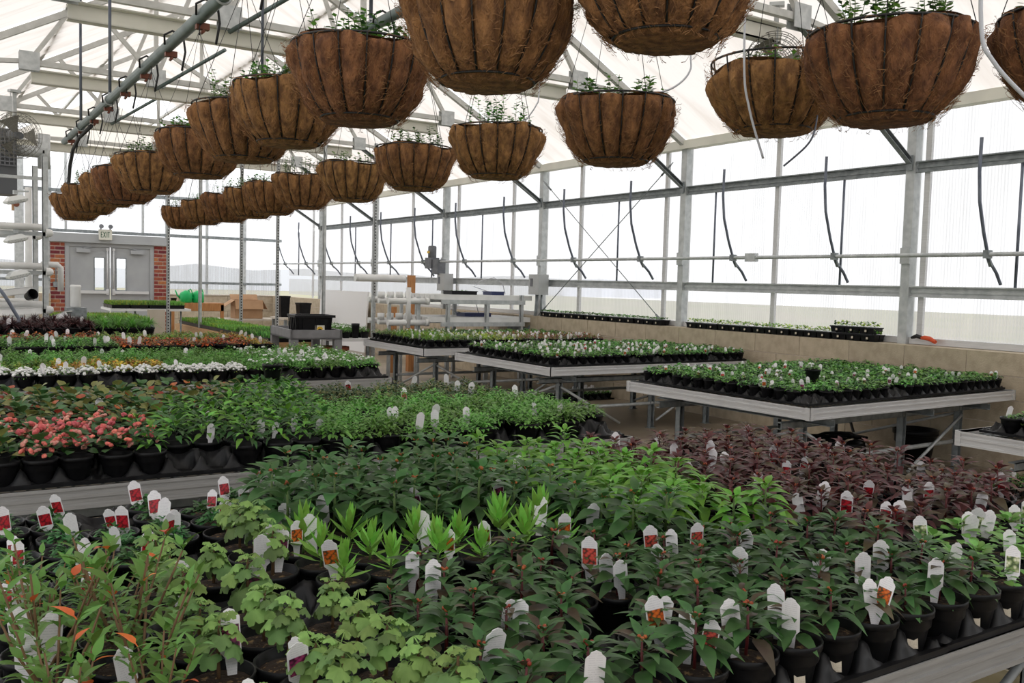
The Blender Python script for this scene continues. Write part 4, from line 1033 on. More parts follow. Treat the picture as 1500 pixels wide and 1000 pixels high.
# ---- hanging pipes over the basket rows
def hung_pipe(x, z, y0, y1, label, rods):
    r = thing('hanging_pipe', label, 'pipe', (x, 0, z))
    part('pipe', MB().tube([(0, y0, 0), (0, y1, 0)], .03, 12), greenpipe, r)
    for y in rods:
        part('hanger_rod', MB().tube([(0, y, .02), (0, y, gz(x)-z-.12)], .011, 6), bluebar, r)
        part('rod_collar', MB().ring((0, y, 0), .034, .007, 16, 5, 0, 1).blob((0, y, .045), .014), galv, r)
    y = y1-.35
    while y > max(y0, .8):
        part('pipe_clamp', MB().box(-.012, .05, y-.018, y+.018, -.05, -.02).tube([(.02, y-.02, -.06), (.02, y+.02, -.06)], .009, 6), copper, r)
        part('feed_loop', MB().tube([(-.035, y-.10, -.01), (-.045, y-.14, .03), (-.01, y-.17, .05), (.04, y-.2, .02), (.05, y-.2, -.06), (.03, y-.21, -.16)], .006, 5), rubber, r)
        y -= .68
    return r
hp = hung_pipe(P1X, P1Z, -1.5, 9.75, 'long grey-green pipe with black feed loops and brown clamps above the baskets', (8.65, 7.18, 4.2, 2.2))
part('feed_hose', MB().tube([(.02, 8.2, -.05), (.02, 8.9, -.06), (.02, 9.3, -.12), (.01, 9.45, -.26), (0, 9.45, -.42), (0, 9.35, -.54)], .016, 8), rubber, hp)
hung_pipe(P2X, P2Z, -1.5, 10.0, 'second grey-green pipe above the basket row nearer the window wall', (6.9, 4.9, 2.6))

# ---- fans, heater
def fan(name, label, c, R, yaw, tilt):
    r = thing(name, label, 'fan', c, yaw)
    rot = (tilt, 0, 0)
    m = MB()
    for k in range(6): m.ring((0, -.09+.03*abs(k-2.5)*.5, 0), R*(1-.15*k), .003, 36, 4, 0, 1)
    for k in range(6): m.ring((0, .09-.03*abs(k-2.5)*.5, 0), R*(1-.15*k), .003, 36, 4, 0, 1)
    for k in range(28):
        a = 2*pi*k/28
        m.tube([(R*.15*cos(a), -.12, R*.15*sin(a)), (R*.75*cos(a), -.11, R*.75*sin(a)), (R*cos(a), -.04, R*sin(a)), (R*cos(a), .04, R*sin(a)), (R*.75*cos(a), .1, R*.75*sin(a)), (R*.2*cos(a), .11, R*.2*sin(a))], .002, 4)
    part('wire_guard', m, fanm, r, rot=rot)
    hub = part('motor_hub', MB().tube([(0, -.07, 0), (0, .16, 0)], [R*.16, R*.2], 14), motorm, r, rot=rot)
    for k in range(3):
        b = MB(); vs = []
        for i in range(7):
            for s_ in (-.42, .42):
                a = 2*pi*k/3+s_*(.6+.5*i/6); rr = R*(.12+.78*i/6); vs.append((rr*cos(a), s_*.12, rr*sin(a)))
        b.add(vs, [(2*i, 2*i+1, 2*i+3, 2*i+2) for i in range(6)], 0, True); part('blade', b, fanm, r, rot=rot)
    part('mount_arm', MB().beam((0, .06, R*.1), (0, .06, R+.25), .04, .02).box(-.06, .06, .02, .10, R+.23, R+.26), galv, r)
    return r
fan('ceiling_fan', 'round caged circulation fan by the roof truss over the heater', (.90, 12.0, 3.02), .26, rad(20), rad(8))
fan('ceiling_fan', 'caged circulation fan tilted above the sunken-liner basket', (5.95, 5.3, 3.36), .24, rad(-50), rad(25))
h = thing('unit_heater', 'grey box heater with square grille hanging by the end wall', 'heater', (.62, 15.8, 2.62))
part('casing', MB().box(0, .56, 0, .5, 0, .98), darkg, h)
m = MB()
for i in range(8): m.box(.03, .54, -.03, -.01, .42+.06*i, .44+.06*i)
for i in range(9): m.box(.03+.06*i, .045+.06*i, -.035, -.01, .42, .88)
part('grille', m, motorm, h)
part('flue_pipe', MB().tube([(.56, .25, .7), (.95, .25, .7)], .09, 12).tube([(.95, .25, .45), (.95, .25, .98)], .09, 12), galv, h)
for s_ in (.05, .5): part('hanger_rod', MB().tube([(s_, .25, .98), (s_, .25, 1.75)], .01, 6), galv, h)

# ---- white tube growing rack with lamps on the far side of the fourth bench
r = thing('tube_rack', 'white growing rack of stacked tubes with grey uprights, beside the brick doorway', 'rack', (0, 13.5, 0))
part('upright', MB().channel((1.33, 0, 0), (1.33, 0, 2.97), .07, .07, .008, up=(0, 1, 0)), galv, r)
part('upright', MB().channel((1.33, 1.3, 0), (1.33, 1.3, 2.97), .07, .07, .008, up=(0, 1, 0)), galv, r)
for z in (2.04, 1.53, 1.03):
    for yy in (0, 1.3):
        part('tube_row', MB().tube([(-.5, yy-.09, z), (1.28, yy-.09, z)], .044, 14), pvc, r)
        part('end_cap', MB().lathe([(.001, .06), (.035, .05), (.052, .02), (.055, -.03)], 14), pvc, r, loc=(1.36, yy-.09, z-.07), rot=(0, rad(90), 0))
        part('support_bar', MB().beam((-.5, yy-.02, z-.085), (1.33, yy-.02, z-.085), .03, .05), galv, r)
part('feed_pipe', MB().tube([(1.18, .55, 0), (1.18, .55, 2.6)], .045, 12), pvc, r)
part('drain_elbow', MB().tube([(1.3, .25, 1.56), (1.5, .25, 1.56), (1.54, .25, 1.52), (1.54, .25, 1.2)], .04, 10), pvc, r)
part('top_bar', MB().beam((-.5, 0, 2.68), (1.33, 0, 2.68), .04, .04), galv, r)
for k, (x, z) in enumerate(((.98, 2.38), (.98, 1.88), (1.0, 1.42), (1.0, .93))):
    l = thing('grow_lamp', 'silver hooded lamp under the tube rack, %s from the top' % ordn(k+1), 'lamp', (x, 13.42, z), rad(15), 'rack lamps')
    hm_ = MB(); hw = ((.07, .05, .05), (.13, .08, -.005), (.125, .075, -.03), (.08, .05, -.05))
    vs_ = [(sx_*a_, sy_*b_, z_) for a_, b_, z_ in hw for sx_, sy_ in ((-1, -1), (1, -1), (1, 1), (-1, 1))]
    hm_.add(vs_, [(4*q+e, 4*q+(e+1) % 4, 4*q+4+(e+1) % 4, 4*q+4+e) for q in range(3) for e in range(4)]+[(3, 2, 1, 0), (12, 13, 14, 15)])
    part('hood', hm_, lampm, l, rot=(0, rad(-14), 0))
    rb_ = MB()
    for q in range(7): rb_.beam((-.12+.04*q, -.080, -.012), (-.08+.027*q, -.052, -.050), .008, .008)
    part('lens_rib', rb_, MATS['light_grey_enclosure'], l, rot=(0, rad(-14), 0), kind='stuff')
    part('hinge_arm', MB().beam((0, 0, .07), (0, 0, .12), .05, .04).beam((0, 0, .11), (.16, 0, .12), .025, .02), galv, l)
part_ = thing('alarm_box', 'tan round-faced alarm box on the column by the rack', 'alarm', (1.70, 23.08, 2.94))
part('housing', MB().box(-.09, .09, -.03, .03, -.14, .14), cardm, part_); part('bell', MB().tube([(0, -.03, 0), (0, -.09, 0)], .06, 12), copper, part_)
r = thing('gutter_stack', 'white plastic gutters and trays heaped low beside the tube rack', 'gutters', (.62, 12.95, .0))
for k, (x0, y0, z0, x1, y1, z1, w_) in enumerate(((0, .1, .93, .62, .2, .96, .10), (0, .4, 1.15, .55, .5, 1.22, .12), (-.1, .0, .85, .66, .1, .82, .14), (.5, .5, .7, .95, .1, .92, .14))):
    part('gutter', MB().channel((x0, y0, z0), (x1, y1, z1), w_, .09, .01), pvc, r)
part('stand', MB().box(.05, .6, .15, .6, 0, .80), whitebd, r)
o = ob('drum', MB().lathe([(.06, 0), (.065, .02), (.065, .26), (.07, .28), (.06, .3), (.001, .3)], 18, cap0=True).mesh('drum', pvc), None, (1.66, 13.25, 1.0), None, None, None, 'upright white plastic cylinder beside the rack upright', 'container')
part('drum_stand', MB().box(-.12, .12, -.12, .12, -1.0, 0), galvd, o)
o = ob('black_nursery_pot', pot_mesh('black_nursery_pot', .07, .13), None, (1.10, 13.3, 1.13), (rad(70), 0, .5), None, None, 'black pot tipped on its side on the white gutters', 'pot')
tube_obj('hose', [(.62, 12.0, 1.35), (.74, 11.95, 1.2), (.86, 11.95, .98), (.90, 11.95, .88), (.80, 11.9, .80), (.62, 11.9, .74)], .02, bluebar, 'dark bent hose loop over the purple strap plants', 'hose', None, 8)

# ---- exit sign over the doors
e = thing('exit_sign', 'EXIT sign box with two emergency lamp heads above the double door', 'sign', (3.565, 23.26, 2.25))
part('sign_box', MB().box(-.14, .14, 0, .12, 0, .24), exitw, e)
def letters(txt, h, w_, gap, th):
    """block capitals from strokes, in the x-z plane, facing -y"""
    m = MB(); x = 0
    for ch in txt:
        B = lambda a, b, c, d: m.box(x+a*w_, x+b*w_, -.002, 0, c*h, d*h)
        t = th/w_; v = th/h
        if ch == 'E': B(0, t, 0, 1); B(0, 1, 0, v); B(0, 1, 1-v, 1); B(0, .85, .5-v/2, .5+v/2)
        if ch == 'I': B(.5-t/2, .5+t/2, 0, 1)
        if ch == 'T': B(.5-t/2, .5+t/2, 0, 1); B(0, 1, 1-v, 1)
        if ch == 'X':
            m.beam((x, -.001, 0), (x+w_, -.001, h), .002, th, 0, (0, 0, 1)); m.beam((x+w_, -.001, 0), (x, -.001, h), .002, th, 0, (0, 0, 1))
        x += (w_ if ch != 'I' else w_*.6)+gap
    return m
part('lettering', letters('EXIT', .13, .044, .012, .013), exitg, e, loc=(-.105, -.002, .055))
for s_ in (-1, 1):
    part('lamp_head', MB().tube([(s_*.10, -.05, .31), (s_*.10, .04, .30)], [.052, .035], 12).tube([(s_*.10, .02, .24), (s_*.10, .02, .28)], .014, 6), motorm, e)
c = ob('switch_conduit', MB().tube([(2.52, 23.36, 1.2), (2.52, 23.36, 1.6), (2.44, 23.36, 1.66)], .014, 6).box(2.46, 2.58, 23.33, 23.39, 1.12, 1.24).mesh('switch_conduit', galvd), None, None, None, None, None, 'grey switch box with conduit on the brick beside the door', 'switch')

# ---- vent drive along the window wall
vd = thing('vent_drive', 'long drive rod with curved rack arms opening the wall vents', 'vent gear', (7.575, 0, 1.82))
part('drive_rod', MB().tube([(0, PY[1]+.3, 0), (0, 23.2, 0)], .019, 10), galv, vd)
arc = [(.225, 1.57-1.82), (.15, 1.665-1.82), (.02, 1.775-1.82), (-.08, 2.0-1.82), (-.165, 2.25-1.82), (-.195, 2.5-1.82), (-.19, 2.78-1.82)]
b = MB(); pts = []
for i in range(len(arc)-1):
    for q in range(4): t = q/4; pts.append((arc[i][0]*(1-t)+arc[i+1][0]*t, 0, arc[i][1]*(1-t)+arc[i+1][1]*t))
pts.append((arc[-1][0], 0, arc[-1][1])); b.tube(pts, .015, 6)
ARM = b.mesh('rack_arm', bluebar)
PIN = MB().box(-.035, .035, -.022, .022, -.035, .035).beam((-.02, 0, .02), (.06, 0, -.10), .03, .02).mesh('pinion_housing', galvd)
for k, Y in enumerate((4.32, 5.87, 7.22, 8.79, 10.2, 11.75, 13.25, 14.75, 16.2, 17.7, 19.2, 20.8, 22.3)):
    a = ob('rack_arm', ARM, vd, (0, Y, 0)); ob('pinion_housing', PIN, a)
for Y in (6.95,): part('coupling', MB().box(-.03, .03, Y-.07, Y+.07, -.045, .045), galv, vd)
g = thing('gear_motor', 'dark grey gear motor on the vent drive rod', 'motor', (7.58, 14.3, 1.72))
part('motor_can', MB().lathe([(.07, 0), (.075, .01), (.075, .19), (.06, .215), (.001, .22)], 16), motorm, g, loc=(0, .12, .17))
part('gearbox', MB().box(-.08, .08, 0, .24, -.02, .17).box(-.06, .1, -.2, 0, -.12, .14), motorm, g)
part('rating_label', MB().box(-.082, -.079, .07, .16, .25, .29), yellow, g)
for Y, l in ((14.05, 'pale grey electrical box below the gear motor'), (11.15, 'pale grey electrical box with conduit on the post beside crossed cables')):
    q = thing('control_box', l, 'box', (7.62, Y, 1.315), 0, 'wall control boxes')
    part('enclosure', MB().box(-.06, .12, -.13, .13, 0, .30), gboxm, q)
    part('dark_window', MB().box(-.064, -.06, .02, .09, .12, .24), motorm, q)
    part('conduit', MB().tube([(.02, .02, 0), (.03, .05, -.25), (.03, .10, -.42), (-.03, .16, -.52), (-.03, .7, -.53)] if Y < 12 else [(.02, 0, 0), (.02, 0, -.4)], .024, 8), galvd, q)
    part('conduit', MB().tube([(.05, -.06, 0), (.05, -.05, -.1), (.05, -.05, -.4)], .016, 8), galvd, q)

# ---- white pipe growing tables near the end of the window wall
t = thing('growing_table', 'two-tier white channel growing table on a grey metal frame', 'table', (6.02, 11.25, 0))
for z, x0 in ((1.22, -.05), (.90, -.10)):
    for k in range(6):
        part('white_channel', MB().box(x0, 1.60, .02+.16*k, .13+.16*k, z, z+.07), pvc, t)
    part('tier_rail', MB().beam((.05, -.01, z-.03), (1.45, -.01, z-.03), .04, .06), galv, t); part('tier_rail', MB().beam((.05, .98, z-.03), (1.45, .98, z-.03), .04, .06), galv, t)
for x in (.16, .8, 1.4):
    for y in (0, .96): part('leg', MB().channel((x, y, 0), (x, y, 1.22 if x != 1.4 else 1.3), .05, .05, .006, up=(0, 1, 0)), galv, t)
part('bottom_rail', MB().beam((.16, 0, .62), (1.4, 0, .62), .04, .05), galv, t)
p = thing('white_pipe_rack', 'white capped pipe frame with stacked short tubes, in front of a perforated post', 'rack', (5.42, 11.35, 0))
for z in (.89, 1.19):
    for y, x0, x1 in ((0, -.12, .48), (.35, -.10, .45), (.7, -.1, .4)):
        part('white_pipe', MB().tube([(x0, y, z), (x1, y, z)], .042, 14), pvc, p); part('end_cap', MB().tube([(x1-.03, y, z), (x1+.025, y, z)], .05, 14), pvc, p)
    for k in range(4): part('cup', MB().tube([(-.06+.14*k, .35, z+.03), (-.06+.14*k, .35, z+.12)], .05, 10), pvc, p)
part('standpipe', MB().tube([(.18, -.02, .82), (.18, -.02, 1.38)], .036, 12), pvc, p)
for x in (-.05, .4):
    for y in (.1, .65): part('leg', MB().box(x-.02, x+.02, y-.02, y+.02, 0, 1.25), galv, p)
for (x, y, z, L, l) in ((6.35, 11.45, 1.29, .42, 'dark seedling flat with small plants on the upper channel tier'), (7.05, 11.5, 1.29, .22, 'blue tray with looped tubing on the upper channel tier'), (6.6, 11.5, .97, .45, 'blue tray with looped tubing on the lower channel tier')):
    q = ob('nursery_flat', MB().box(0, L, 0, .25, 0, .05).box(-.01, L+.01, -.01, .26, .045, .055).mesh('nursery_flat', blue if 'blue' in l else blackp), None, (x, y, z), None, None, None, l, 'tray')
    if 'plants' in l:
        for k in range(5): ob('foliage', SF['par'][k % 5], q, (.05+.06*k, .1, -.02), None, .8, kind='stuff')
    else: part('tubing', MB().tube([(0, .1, .05), (-.25, .1, .12), (-.1, .12, .22), (.1, .1, .26), (.25, .1, .18), (.3, .1, .02)], .006, 5), driptube, q)
for k in range(5):
    o = ob('grey_pot', pot_mesh('grey_pot', .085, .12, 16, darkg), None, (5.98+.21*k, 11.5, .655), None, None, None, 'dull grey pot on the low shelf of the growing table, %s from its pipe end' % ordn(k+1), 'pot', 'pots under the growing table')
part('pot_shelf', MB().box(-.05, 1.45, .05, .95, .635, .65), galv, t)
ob('timber_post', MB().box(-.05, .05, -.05, .05, 0, 1.56).mesh('timber_post', wood2), None, (6.62, 13.3, 0), None, None, None, 'short orange-brown timber post standing behind the growing table', 'post')
ob('timber_post', MB().box(-.05, .05, -.05, .05, 0, 1.05).mesh('timber_post', wood2), None, (6.25, 13.2, 0), None, None, None, 'low timber offcut standing behind the white pipes', 'post')
pp = tube_obj('overhead_pvc_pipe', [(5.6, 13.2, 1.50), (6.0, 13.2, 1.50), (6.45, 13.2, 1.50)], .06, pvc, 'white pipe end pointing at the timber post top', 'pipe', None, 12)
o = ob('sheet_board', MB().box(0, .03, 0, 2.6, 0, 1.23).mesh('sheet_board', whitebd), None, (7.43, 17.0, 0), (0, rad(3), 0), None, None, 'large white sheet leaning on the block wall behind the black tote', 'board')

# ---- utility cart with tote
c = thing('utility_cart', 'grey moulded resin cart carrying a black tote', 'cart', (3.80, 10.95, 0), rad(-5))
def tub(m, x0, x1, y0, y1, z0, z1, t_): m.box(x0, x1, y0, y1, z0, z0+.02).box(x0, x1, y0, y0+t_, z0, z1).box(x0, x1, y1-t_, y1, z0, z1).box(x0, x0+t_, y0, y1, z0, z1).box(x1-t_, x1, y0, y1, z0, z1)
m = MB(); tub(m, 0, .66, 0, 1.1, .70, .82, .03); part('upper_shelf', m, cartm, c)
m = MB(); tub(m, 0, .66, 0, 1.1, .18, .27, .03); part('lower_shelf', m, cartm, c)
for x in (.05, .61):
    for y in (.05, 1.05):
        part('corner_post', MB().box(x-.05, x+.05, y-.045, y+.045, .10, .72), cartm, c)
        part('caster', MB().tube([(x-.015, y, .05), (x+.015, y, .05)], .05, 14), rubber, c)
t = thing('storage_tote', 'black ribbed tote bin with a flower picture sticker, standing on the grey cart', 'bin', (4.20, 11.32, .722), rad(-5))
m = MB(); a, b_, hh = .235, .17, .27
m.add([(-a*.9, -b_*.88, 0), (a*.9, -b_*.88, 0), (a*.9, b_*.88, 0), (-a*.9, b_*.88, 0), (-a, -b_, hh), (a, -b_, hh), (a, b_, hh), (-a, b_, hh), (-a*.96, -b_*.95, hh), (a*.96, -b_*.95, hh), (a*.96, b_*.95, hh), (-a*.96, b_*.95, hh), (-a*.86, -b_*.84, .02), (a*.86, -b_*.84, .02), (a*.86, b_*.84, .02), (-a*.86, b_*.84, .02)],
      [(0, 3, 2, 1), (0, 1, 5, 4), (1, 2, 6, 5), (2, 3, 7, 6), (3, 0, 4, 7), (4, 5, 9, 8), (5, 6, 10, 9), (6, 7, 11, 10), (7, 4, 8, 11), (8, 9, 13, 12), (9, 10, 14, 13), (10, 11, 15, 14), (11, 8, 12, 15), (12, 13, 14, 15)])
part('bin_body', m, blackp, t)
m = MB(); o_ = .03
for (x0, x1, y0, y1) in ((-a-o_, a+o_, -b_-o_, -b_), (-a-o_, a+o_, b_, b_+o_), (-a-o_, -a, -b_, b_), (a, a+o_, -b_, b_)): m.box(x0, x1, y0, y1, hh-.025, hh+.006)
part('rim', m, blackp, t)
for k in range(5):
    part('rib', MB().beam((-a*.93, -b_*.7+.085*k, .03), (-a*1.01, -b_*.72+.085*k, hh-.03), .012, .025, 0, (0, 1, 0)), blackp, t)
for x in (-.21, -.15, .02, .19, .21): part('rib', MB().beam((x*.92, -b_*.90, .03), (x, -b_*1.01, hh-.03), .02, .012, 0, (1, 0, 0)), blackp, t)
st = part('picture_sticker', MB().box(-.062, .062, -.002, .002, -.065, .065), mat('sticker_paper', (214, 210, 196), .5), t, loc=(.07, -b_*.957, .09), rot=(rad(-4.5), 0, 0))
part('sticker_flower', MB().add([(0, -.003, 0)]+[(.042*cos(2*pi*k/20)*(1 if k % 2 else .82), -.003, .012+.030*sin(2*pi*k/20)*(1 if k % 2 else .82)) for k in range(20)], [(0, k+1, (k+1) % 20+1) for k in range(20)]), yellow, st)
part('sticker_leaf', MB().add([(-.032, -.0035, -.004), (0, -.0035, -.045), (.034, -.0035, -.006), (0, -.0035, .012)], [(0, 1, 2, 3)]).add([(-.055, -.003, -.055), (-.035, -.003, -.055), (-.035, -.003, -.04), (-.055, -.003, -.04)], [(0, 1, 2, 3)], 0), blackp, st)

# ---- low timber bench of seedlings, resin table, boxes
b = thing('timber_bench', 'low raw timber bench carrying green seedling flats toward the end wall', 'bench', (3.98, 12.5, 0))
for k in range(4): part('deck_board', MB().box(.02+.165*k, .17+.165*k, 0, 5.4, .53, .555), woodm, b)
for x in (-.02, .66): part('side_board', MB().box(x, x+.035, -.03, 2.68, .42, .55), woodm, b); part('side_board', MB().box(x, x+.035, 2.72, 5.43, .42, .55), woodm, b)
part('end_board', MB().box(-.02, .69, -.06, -.03, .42, .55), woodm, b)
for y in (.1, 2.7, 5.3):
    for x in (.06, .62): part('leg', MB().box(x-.045, x+.045, y-.045, y+.045, 0, .53), wood2, b)
flatmesh = MB(); flatmesh.box(0, .27, 0, .53, 0, .055).box(-.008, .278, -.008, .538, .048, .058)
FLAT = flatmesh.mesh('seed_flat', blackp)
def lawn(seed, W_=.27, L_=.53, ms=('seedg', 'fresh', 'grass'), h=.07, n=520):
    r = random.Random(seed); b = MB()
    for i in range(n):
        x, y = r.uniform(.0, W_), r.uniform(0, L_); a = r.random()*6.28; hh = h*r.uniform(.5, 1.2); dx, dy = .012*cos(a), .012*sin(a); w_ = .006
        sx, sy = -sin(a)*w_, cos(a)*w_
        b.add([(x-sx*.4, y-sy*.4, .055), (x+sx*.4, y+sy*.4, .055), (x+dx+sx, y+dy+sy, .055+hh*.6), (x+dx*2.2, y+dy*2.2, .055+hh), (x+dx-sx, y+dy-sy, .055+hh*.6)], [(0, 1, 2, 4), (4, 2, 3)], r.randrange(3), True)
    return b.mesh('seedling_turf', [LM[m] for m in ms])
LW = [lawn(1), lawn(2), lawn(3, ms=('grass', 'ylg', 'seedg')), lawn(4, ms=('mid_' if False else 'green', 'fresh', 'dome'), h=.08)]
for j in range(10):
    for i in range(2):
        x, y = 4.02+.33*i, 12.5+.535*j
        o = ob('seed_flat', FLAT, None, (x, y, .556), None, (1.15, 1, 1), None, 'green seedling flat on the timber bench, %s row from the cart, %s from the aisle' % (ordn(j+1), ordn(i+1)), 'tray', 'seedling flats on the timber bench')
        ob('seedlings', LW[3 if j < 3 else (j+i) % 3], o, kind='stuff')
t = thing('resin_table', 'folding white table holding seedling flats, before the double door', 'table', (2.62, 16.4, 0), rad(0))
part('table_top', MB().box(-.05, 1.25, -.1, .9, .84, .88), whitebd, t)
for x in (.35, 1.1):
    for y in (0, .8): part('leg', MB().tube([(x, y, 0), (x, y, .84)], .016, 8), galvd, t)
    part('leg_bar', MB().tube([(x, 0, .3), (x, .8, .3)], .012, 6), galvd, t)
part('leg_brace', MB().tube([(.35, .02, .8), (.75, .02, .45)], .014, 6), galvd, t)
for j in range(2):
    for i in range(4):
        o = ob('seed_flat', FLAT, None, (2.6+.30*i, 16.35+.44*j, .882), None, (1, .8, 1), None, 'yellow-green seedling flat on the folding table, %s row, %s along from the rack' % (ordn(j+1), ordn(i+1)), 'tray', 'seedling flats on the folding table')
        ob('seedlings', LW[2 if i < 2 else 0], o, kind='stuff')
for i in range(4):
    for j in range(3):
        o = ob('seed_flat', FLAT, None, (1.65+.3*i, 14.6+.56*j, .70), None, None, None, 'bright yellow-green seedling flat behind the grassy pots, %s row, %s along' % (ordn(j+1), ordn(i+1)), 'tray', 'seedling flats behind the fifth bench')
        ob('seedlings', LW[2], o, kind='stuff')
s6 = thing('flat_stand', 'metal stand under the yellow-green seedling flats', 'stand', (1.6, 14.5, 0)); part('stand_top', MB().box(0, 1.3, 0, 1.8, .66, .70), galvd, s6)
for x in (.1, 1.2):
    for y in (.1, 1.7): part('leg', MB().box(x-.025, x+.025, y-.025, y+.025, 0, .66), galvd, s6)
ob('board_panel', MB().box(0, .27, -.02, .02, 0, .90).mesh('board_panel', beige), None, (2.985, 15.4, 0), (rad(-3), 0, 0), None, None, 'chipped beige board leaning on the folding table legs', 'board')
ob('timber_crate', MB().box(0, .06, 0, .06, 0, .9).box(.0, 1.0, 0, .06, .78, .9).box(.94, 1.0, 0, .06, 0, .9).box(0, 1.0, .5, .56, .78, .9).box(0, 1.0, 0, .56, .9, .93).mesh('timber_crate', wood2), None, (3.95, 18.2, 0), None, None, None, 'stained timber trestle holding the green jugs', 'trestle')
for k, (x, y) in enumerate(((4.28, 18.45), (4.52, 18.5))):
    j = thing('watering_can', ('green plastic jug with dark spout, toward the door, on the trestle', 'green plastic jug toward the cardboard box, on the trestle')[k], 'jug', (x, y, .93), rad(20*k))
    part('jug_body', MB().lathe([(.10, 0), (.118, .015), (.118, .16), (.10, .2), (.05, .225), (.035, .24)], 16, cap0=True, cap1=True), greenj, j)
    part('handle', MB().tube([(.03, 0, .23), (.09, 0, .27), (.12, 0, .2), (.115, 0, .1)], .012, 6), greenj, j)
    part('spout', MB().tube([(-.1, 0, .08), (-.16, 0, .14), (-.2, 0, .24)], [.02, .014, .012], 8), greenj, j)
o = ob('small_black_pot', SP, None, (4.02, 18.32, .93), None, 1.2, None, 'little black pot beside the green jugs', 'pot')
bx = thing('cardboard_box', 'open tan cardboard box with drooping flaps by the end wall', 'box', (5.85, 20.6, .52), rad(-3))
m = MB(); m.box(0, .62, 0, .008, 0, .42).box(0, .62, .44, .448, 0, .42).box(0, .008, 0, .448, 0, .42).box(.612, .62, 0, .448, 0, .42).box(0, .62, 0, .448, 0, .008); part('box_body', m, cardm, bx)
for p, q, s_, L in (((0, 0, .42), (.62, 0, .42), (0, -.08, -.20), 1), ((0, 0, .42), (0, .448, .42), (-.22, 0, -.15), 1), ((.62, 0, .42), (.62, .448, .42), (.11, 0, -.20), 1), ((0, .448, .42), (.62, .448, .42), (0, .1, .12), 1)):
    P_, Q_, S_ = Vector(p), Vector(q), Vector(s_); n_ = (Q_-P_).cross(S_).normalized()*.004
    part('box_flap', MB().add([P_+n_, Q_+n_, Q_+S_+n_, P_+S_+n_, P_-n_, Q_-n_, Q_+S_-n_, P_+S_-n_], [(0, 1, 2, 3), (7, 6, 5, 4), (0, 4, 5, 1), (1, 5, 6, 2), (2, 6, 7, 3), (3, 7, 4, 0)]), cardm, bx)
wt = thing('work_table', 'plain work table by the end wall under the cardboard box', 'table', (5.2, 20.3, 0)); part('table_top', MB().box(0, 2.2, 0, .9, .48, .52), beige, wt)
for x in (.06, 2.1):
    for y in (.06, .84): part('leg', MB().box(x-.03, x+.03, y-.03, y+.03, 0, .48), galvd, wt)
for k, (x, y, hgt, w_, l) in enumerate(((6.5, 19.2, .42, .30, 'tall black bin standing behind the perforated post'), (6.85, 18.95, .28, .36, 'black bin with a white streak beside the taller bin'))):
    o = ob('black_bin', MB().lathe([(w_*.42, 0), (w_*.5, hgt), (w_*.54, hgt+.01), (w_*.54, hgt+.04), (w_*.47, hgt+.04), (w_*.4, .04), (.001, .03)], 4, smooth=False, cap0=True).mesh('black_bin', blackp), None, (x, y, .62), (0, 0, pi/4), None, None, l, 'bin')
bs = thing('bin_table', 'low table under the black bins by the window wall', 'table', (6.3, 18.6, 0)); part('table_top', MB().box(0, .95, 0, .9, .58, .62), beige, bs)
for x in (.06, .9):
    for y in (.06, .84): part('leg', MB().box(x-.03, x+.03, y-.03, y+.03, 0, .58), galvd, bs)
# perforated and plain slender posts standing between the benches
for k, (x, y, z1, perf, l) in enumerate(((3.42, 16.0, 3.72, 1, 'perforated slim steel post by the brick doorway'), (4.02, 16.3, 3.72, 0, 'plain slim steel post before the green jugs'), (4.72, 16.25, 3.72, 1, 'slim steel post rising from the seedling flats beside the cardboard box'), (5.36, 16.2, 3.72, 1, 'perforated slim steel post behind the black tote'),
                                         (5.55, 14.4, 3.72, 0, 'plain slim steel post beside the white sheet'), (6.28, 14.0, 3.72, 1, 'perforated slim steel post behind the white pipe rack'))):
    o = thing('steel_upright', l, 'post', (x, y, 0), 0, 'slim steel posts')
    part('post_bar', MB().channel((0, 0, 0), (0, 0, z1), .05, .05, .006, up=(0, 1, 0)), galv, o)
    if perf:
        m = MB()
        for q in range(70): m.box(-.010, .010, -.0275, -.0245, .2+.05*q, .225+.05*q)
        part('slot_holes', m, rubber, o, kind='stuff')
# table and pots beyond the third window-side bench
bt = thing('side_table', 'pale topped table beside the black tote, holding white-flowered pots', 'table', (4.62, 11.6, 0)); part('table_top', MB().box(0, .62, 0, 1.7, .62, .66), whitebd, bt)
for x in (.08, .54):
    for y in (.08, 1.6): part('leg', MB().box(x-.02, x+.02, y-.02, y+.02, 0, .62), galvd, bt)
for j in range(10):
    for i in range(4):
        x, y = 4.70+.14*i, 11.70+.16*j
        if i == 2 and j == 0: continue
        o = ob('white_flowered_pot', POT, None, (x, y, .662), (0, 0, rnd.random()*6), 1.1, None, 'white-flowered green pot on the pale table, %s row back, %s from the tote' % (ordn(j+1), ordn(i+1)), 'plant', 'pots on the pale table')
        ob('foliage', F2['fine'][i % 4], o, kind='stuff'); ob('blossoms', WFL[i % 3], o, kind='stuff')
o = ob('empty_pot_stack', MB().lathe([(.04, 0), (.055, .17), (.058, .2), (.05, .2)], 16, cap0=True).mesh('empty_pot_stack', blackp), None, (4.98, 11.70, .662), None, None, None, 'stack of empty black pots at the pale table edge', 'pots')
o = ob('black_basin', MB().lathe([(.20, 0), (.24, .14), (.27, .145), (.27, .16), (.22, .155), (.19, .02), (.001, .02)], 4, smooth=False, cap0=True).mesh('black_basin', blackp), None, (5.60, 13.1, .0), (0, 0, pi/4), None, None, 'shallow black basin at the end of the pale table near the white pipes', 'basin')
tp = thing('terracotta_planter', 'wide terracotta planter on a low stool below the pale table', 'planter', (4.74, 11.95, .36)); part('planter_bowl', MB().lathe([(.16, 0), (.22, .12), (.24, .125), (.24, .17), (.215, .17), (.2, .1), (.001, .09)], 24, cap0=True), terram, tp)
